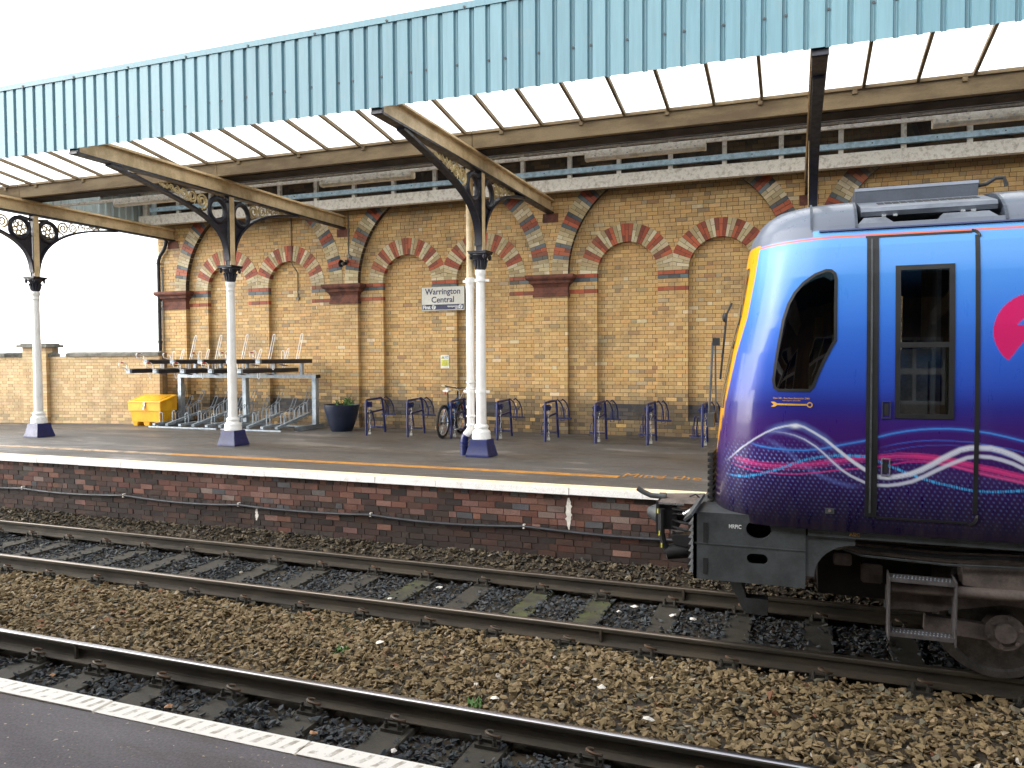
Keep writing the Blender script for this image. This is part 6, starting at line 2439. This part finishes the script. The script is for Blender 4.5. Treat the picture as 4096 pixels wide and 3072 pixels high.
for x, z0, z1 in ((-.70, 1.0, 1.18), (-.70, .745, .88)):
    MB().box(x - .018, x + .018, VY - .004, VY - .0005, z0, z1).build("valance_slot", MT['dark'], vo)
# rear part of the valance with the wheel arch
poly = [(.0855, 1.134), (.0855, .80)]
poly += [(.15, .80)] + [(.45 - .30 * math.cos(t_), .80 + .275 * math.sin(t_)) for t_ in np.linspace(0.05, math.pi / 2, 9)] + [(.45, 1.134)]
MB().prism(poly, 'y', 6.53, 6.56).build("arch_panel", MT['under'], tr)
# lifeguard
lg = MB().prism([(-.565, .71), (-.49, .71), (-.395, .44), (-.395, .30), (-.43, .34), (-.545, .58)], 'y', 6.97, 7.11)
lg.box(-.3945, -.215, 6.97, 7.11, .30, .438)
lg.build("lifeguard", MT['under'], tr)
# coupler
cp = MB()
YC0 = TC
cp.box(-1.30, -1.27, YC0 - .17, YC0 + .17, .80, 1.12)
cp.box(-1.269, -1.10, YC0 - .12, YC0 + .12, .84, 1.08)
cp.cyl((-1.10, YC0, .96), (-.80, YC0, .96), .075, n=14)
co = cp.build("coupler", MT['blackplastic'], tr, True, 30)
MB().cyl((-1.302, YC0 - .07, .99), (-1.40, YC0 - .07, 1.0), .10, .045, 12).build("coupler_cone", MT['under'], co, True, 30)
MB().add([(-1.27, YC0 - .2, 1.125), (-.83, YC0 - .2, 1.125), (-.83, YC0 + .2, 1.125), (-1.27, YC0 + .2, 1.125), (-1.25, YC0 - .18, 1.15), (-.86, YC0 - .16, 1.175), (-.86, YC0 + .16, 1.175), (-1.25, YC0 + .18, 1.15)], MB.BF).build("coupler_cover", MT['bogie'], co)
MB().box(-1.268, -1.02, YC0 - .212, YC0 - .201, 1.108, 1.124).build("cover_edge", MT['chrome'], co)
MB().tube([(-1.50, YC0 - .1, 1.235), (-1.44, YC0 - .1, 1.20), (-1.36, YC0 - .1, 1.168), (-1.27, YC0 - .1, 1.165)], .026, 10).build("coupler_horn", MT['under'], co, True)
MB().cyl((-1.275, YC0 - .1, 1.165), (-1.21, YC0 - .1, 1.165), .04, n=12).build("horn_collar", MT['under'], co, True)
MB().tube([(-1.24, YC0 - .2, 1.06), (-1.24, YC0 - .2, .82), (-1.215, YC0 - .2, .70), (-1.17, YC0 - .2, .62)], .032, 8).build("coupler_guide", MT['blackplastic'], co, True)
for z, x in ((1.02, -1.279), (.80, -1.262), (.68, -1.24)):
    MB().box(x, x + .013, YC0 - .24, YC0 - .235, z, z + .045).build("warning_label", MT['noticeyel'], co)
MB().cyl((-1.2, YC0 - .18, .62), (-1.0, YC0 - .12, .66), .07, .09, 12).build("coupler_pad", MT['dark'], co, True)
m = MB()
for i in range(7):
    z = .70 + i * .06
    m.tube([(-1.14, YC0 - .16 + .02 * (i % 3), z), (-1.0, YC0 - .2, z + random.uniform(-.04, .03)), (-.88, YC0 - .16, z + random.uniform(-.02, .05)), (-.80, YC0 - .1, z + .03)], .014, 7)
m.build("coupler_hoses", MT['black'], co, True)
MB().tube([(-1.02, YC0 - .19, 1.02), (-.96, YC0 - .22, 1.06), (-.90, YC0 - .2, 1.10)], .022, 8).build("bright_hose", MT['chrome'], co, True)
m = MB().prism([(-1.14, .80), (-.82, .84), (-.82, .80), (-1.0, .70), (-1.12, .72)], 'y', YC0 - .22, YC0 - .05)
m.prism([(-.98, .68), (-.86, .62), (-.82, .50), (-.98, .50)], 'y', YC0 - .2, YC0 - .17)
m.build("coupler_support", MT['blackplastic'], co)
MB().tube([(-.98, YC0 - .1, 1.18), (-.92, YC0 - .1, 1.205), (-.88, YC0 - .1, 1.17)], .008, 6).build("coupler_wire", MT['black'], co, True)

# bogie
for wx in (1.53, 4.13):
    w = MB()
    for s in (-1, 1):
        y0 = TC + s * .75
        prof = [(.425, 0.0), (.425, .095), (.452, .10), (.455, .13), (.38, .13), (.36, .10), (.2, .085), (.12, .12), (.0, .12)]
        vs, fs = [], []
        nseg = 40
        for r_, d in [(0.0, -.01), (.12, -.01), (.2, .02), (.36, .02), (.375, 0.0)] + prof:
            for k in range(nseg):
                t_ = 2 * math.pi * k / nseg
                vs.append((wx + max(r_, .001) * math.cos(t_), y0 + s * (.0675 - d), .425 + max(r_, .001) * math.sin(t_)))
        nr = len(vs) // nseg
        for i in range(nr - 1):
            for k in range(nseg):
                fs.append((i * nseg + k, i * nseg + (k + 1) % nseg, (i + 1) * nseg + (k + 1) % nseg, (i + 1) * nseg + k))
        w.add(vs, fs)
    w.cyl((wx, TC - .75, .425), (wx, TC + .75, .425), .085, n=16)
    wo_ = w.build("wheelset", MT['wheelsteel'], tr, True, 35)
    for s in (-1, 1):
        y0 = TC + s * .98
        b_ = MB().cyl((wx, y0 - s * .1, .425), (wx, y0 + s * .02, .425), .14, n=20).build("axle_box", MT['bogie'], wo_, True, 40)
        MB().cyl((wx, y0 + s * .021, .425), (wx, y0 + s * .05, .425), .075, n=18).build("axle_cap", MT['bogie'], b_, True, 40)
        for k in range(6):
            m = MB()
            t_ = k / 6 * 2 * math.pi + .3
            m.cyl((wx + .11 * math.cos(t_), y0 + s * .018, .425 + .11 * math.sin(t_)), (wx + .11 * math.cos(t_), y0 + s * .04, .425 + .11 * math.sin(t_)), .016, n=6)
            m.build("axle_bolt", MT['bogie'], wo_, True)
        MB().bar((wx, y0 - s * .03, .40), (wx - .55, y0 - s * .03, .44), .08, .12).build("trailing_arm", MT['bogie'], wo_)
bg_ = []
for s in (-1, 1):
    y0 = TC + s * .98
    up = [(.70, .70), (1.95, .76), (2.3, .66), (3.3, .66), (3.7, .76), (4.9, .70)]
    lo = [(4.9, .55), (4.6, .60), (4.1, .66), (3.6, .60), (3.3, .42), (2.3, .42), (2.05, .56), (1.75, .64), (1.5, .655), (1.25, .60), (1.0, .545), (.85, .55), (.70, .535)]
    f_ = MB().prism(up + lo, 'y', y0 - .07, y0 + .07).build("bogie_frame", MT['bogie'], tr)
    MB().tube([(.72, y0 + s * .13, .735), (3.0, y0 + s * .13, .78)], .044, 14).build("yaw_damper", MT['bogie'], f_, True)
    m = MB().prism([(1.22, .80), (1.22, .985), (1.5, 1.02), (2.2, .98), (2.2, .80), (1.6, .77)], 'y', y0 - .13, y0 + .09)
    m.build("spring_housing", MT['bogie'], f_)
    MB().box(1.5, 1.9, y0 - .06, y0 + .12, .74, .80).build("spring_seat", MT['bogie'], f_)
MB().box(2.2, 3.4, TC - 1.0, TC + 1.0, .5, .9).build("bolster", MT['bogie'], tr)
# footstep
SY_ = 6.56
MT['step'] = paint("worn_step_steel", rgb(92, 88, 88), rgb(74, 70, 70), .6, .3, scale=12)
for x in (.700, 1.160):
    sp_ = MB().add([(x - .006, SY_, .34), (x + .006, SY_, .34), (x + .006, SY_ + .16, .36), (x - .006, SY_ + .16, .36), (x - .006, SY_, .84), (x + .006, SY_, .84), (x + .006, SY_ + .16, .86), (x - .006, SY_ + .16, .86)], MB.BF).build("step_side", MT['step'], tr)
    MB().box(x - .02, x + .02, SY_ + .161, 6.75, .55, .6).build("step_bracket", MT['under'], sp_)
for z in (.375, .805):
    td = MB().box(.707, 1.153, SY_ + .005, SY_ + .15, z, z + .03).build("step_tread", MT['step'], tr)
    m = MB()
    for i in range(16):
        m.sphere((.73 + i * .026, SY_ + .03, z + .032), .006, 6, 4)
        m.sphere((.74 + i * .026, SY_ + .08, z + .032), .006, 6, 4)
    m.build("tread_studs", MT['galv'], td, kind='stuff')
# dark equipment under the floor
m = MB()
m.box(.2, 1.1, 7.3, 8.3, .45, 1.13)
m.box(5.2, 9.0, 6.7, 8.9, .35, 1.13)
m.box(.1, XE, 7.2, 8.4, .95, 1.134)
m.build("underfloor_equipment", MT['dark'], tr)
for i in range(9):
    z = .98 + .018 * (i % 4)
    y = 6.62 + .05 * i
    MB().tube([(.12, y, 1.10), (.5, y, z), (1.1, y, z - .02), (1.9, y, z + .01), (3.0, y, z)], .011 + .004 * (i % 3), 6).build("underfloor_pipe", MT['bogie' if i % 2 else 'under'], tr, True)
for (x, y, z, a, b_, c_) in ((.30, 6.72, .86, .14, .12, .10), (.52, 6.85, .70, .16, .1, .16), (.86, 6.9, .88, .2, .12, .12)):
    MB().box(x, x + a, y, y + b_, z, z + c_).build("equipment_box", MT['bogie'], tr, True, 40, bevel=.01)
for k in range(3):
    x = 1.30 + k * .22
    MB().tube([(x, 6.72, 1.0), (x + .05, 6.70, .90), (x + .02, 6.70, .80), (x + .10, 6.72, .70)], .014, 7).build("brake_hose", MT['black'], tr, True)
MB().tube([(.22, 6.62, 1.07), (.23, 6.62, 1.03), (.33, 6.62, 1.02), (.40, 6.62, 1.05)], .012, 6).build("brake_pipe", MT['conduit'], tr, True)
# ================================================================== THE NEAR SIDE (unseen, added to shade the tracks and mirror in the train)
nw = thing("added_near_building", "unseen yellow brick building with white window frames, added behind the near platform", "building", loc=(0, -3.6, P))
NX0, NX1 = -22, 16
MB().box(NX0, NX1, -3.9, -3.6, P - .1, 5.3).build("building_wall", MT['mortar_pale'], nw)
x = NX0 + 1.5
while x < NX1 - 1:
    f = MB().box(x - .65, x + .65, -3.64, -3.56, 1.9, 4.1).build("window", MT['white'], nw)
    for a in (-.58, .04):
        for z in (1.98, 2.72, 3.42):
            MB().box(x + a, x + a + .54, -3.557, -3.55, z, z + .6).build("pane", MT['glass_dark'], f)
    x += 2.51
nc_ = thing("added_near_canopy", "unseen pale blue fronted canopy, added over the near platform to shade the tracks", "canopy", loc=(0, 0, 5.6))
NF = 2.35
NZ0, NZ1 = 4.25, 4.85  # added canopy, kept low so light still reaches the far wall
m = MB()
pr = []
x = NX0
while x < NX1:
    pr += [(x - .1, .03), (x + .038, .03), (x + .05, 0), (x + .09, 0)]
    x += .2
n = len(pr)
m.add([(a, NF + d, NZ0) for a, d in pr] + [(a, NF + d, NZ1) for a, d in pr], [(i + 1, i, n + i, n + i + 1) for i in range(n - 1)])
m.build("fascia", MT['clad'], nc_)
MB().prism([(NF - .05, NZ1 - .08), (-3.6, 5.1), (-3.6, 5.16), (NF - .05, NZ1 - .02)], 'x', NX0, NX1).build("roof_deck", MT['darkwood'], nc_)
for i, x in enumerate((-12.5, -7.5, -2.5, 2.5, 7.5)):
    MB().box(x - .05, x + .05, -3.58, NF - .07, 4.42, 4.70).build("girder", MT['tan'], nc_)
    MB().lathe([(.16, P), (.16, P + .3), (.10, P + .4), (.085, P + .6), (.075, 3.9), (.12, 4.2), (.12, 4.418)], x, .28, 20).build("column", MT['white'], nc_, True, 40)
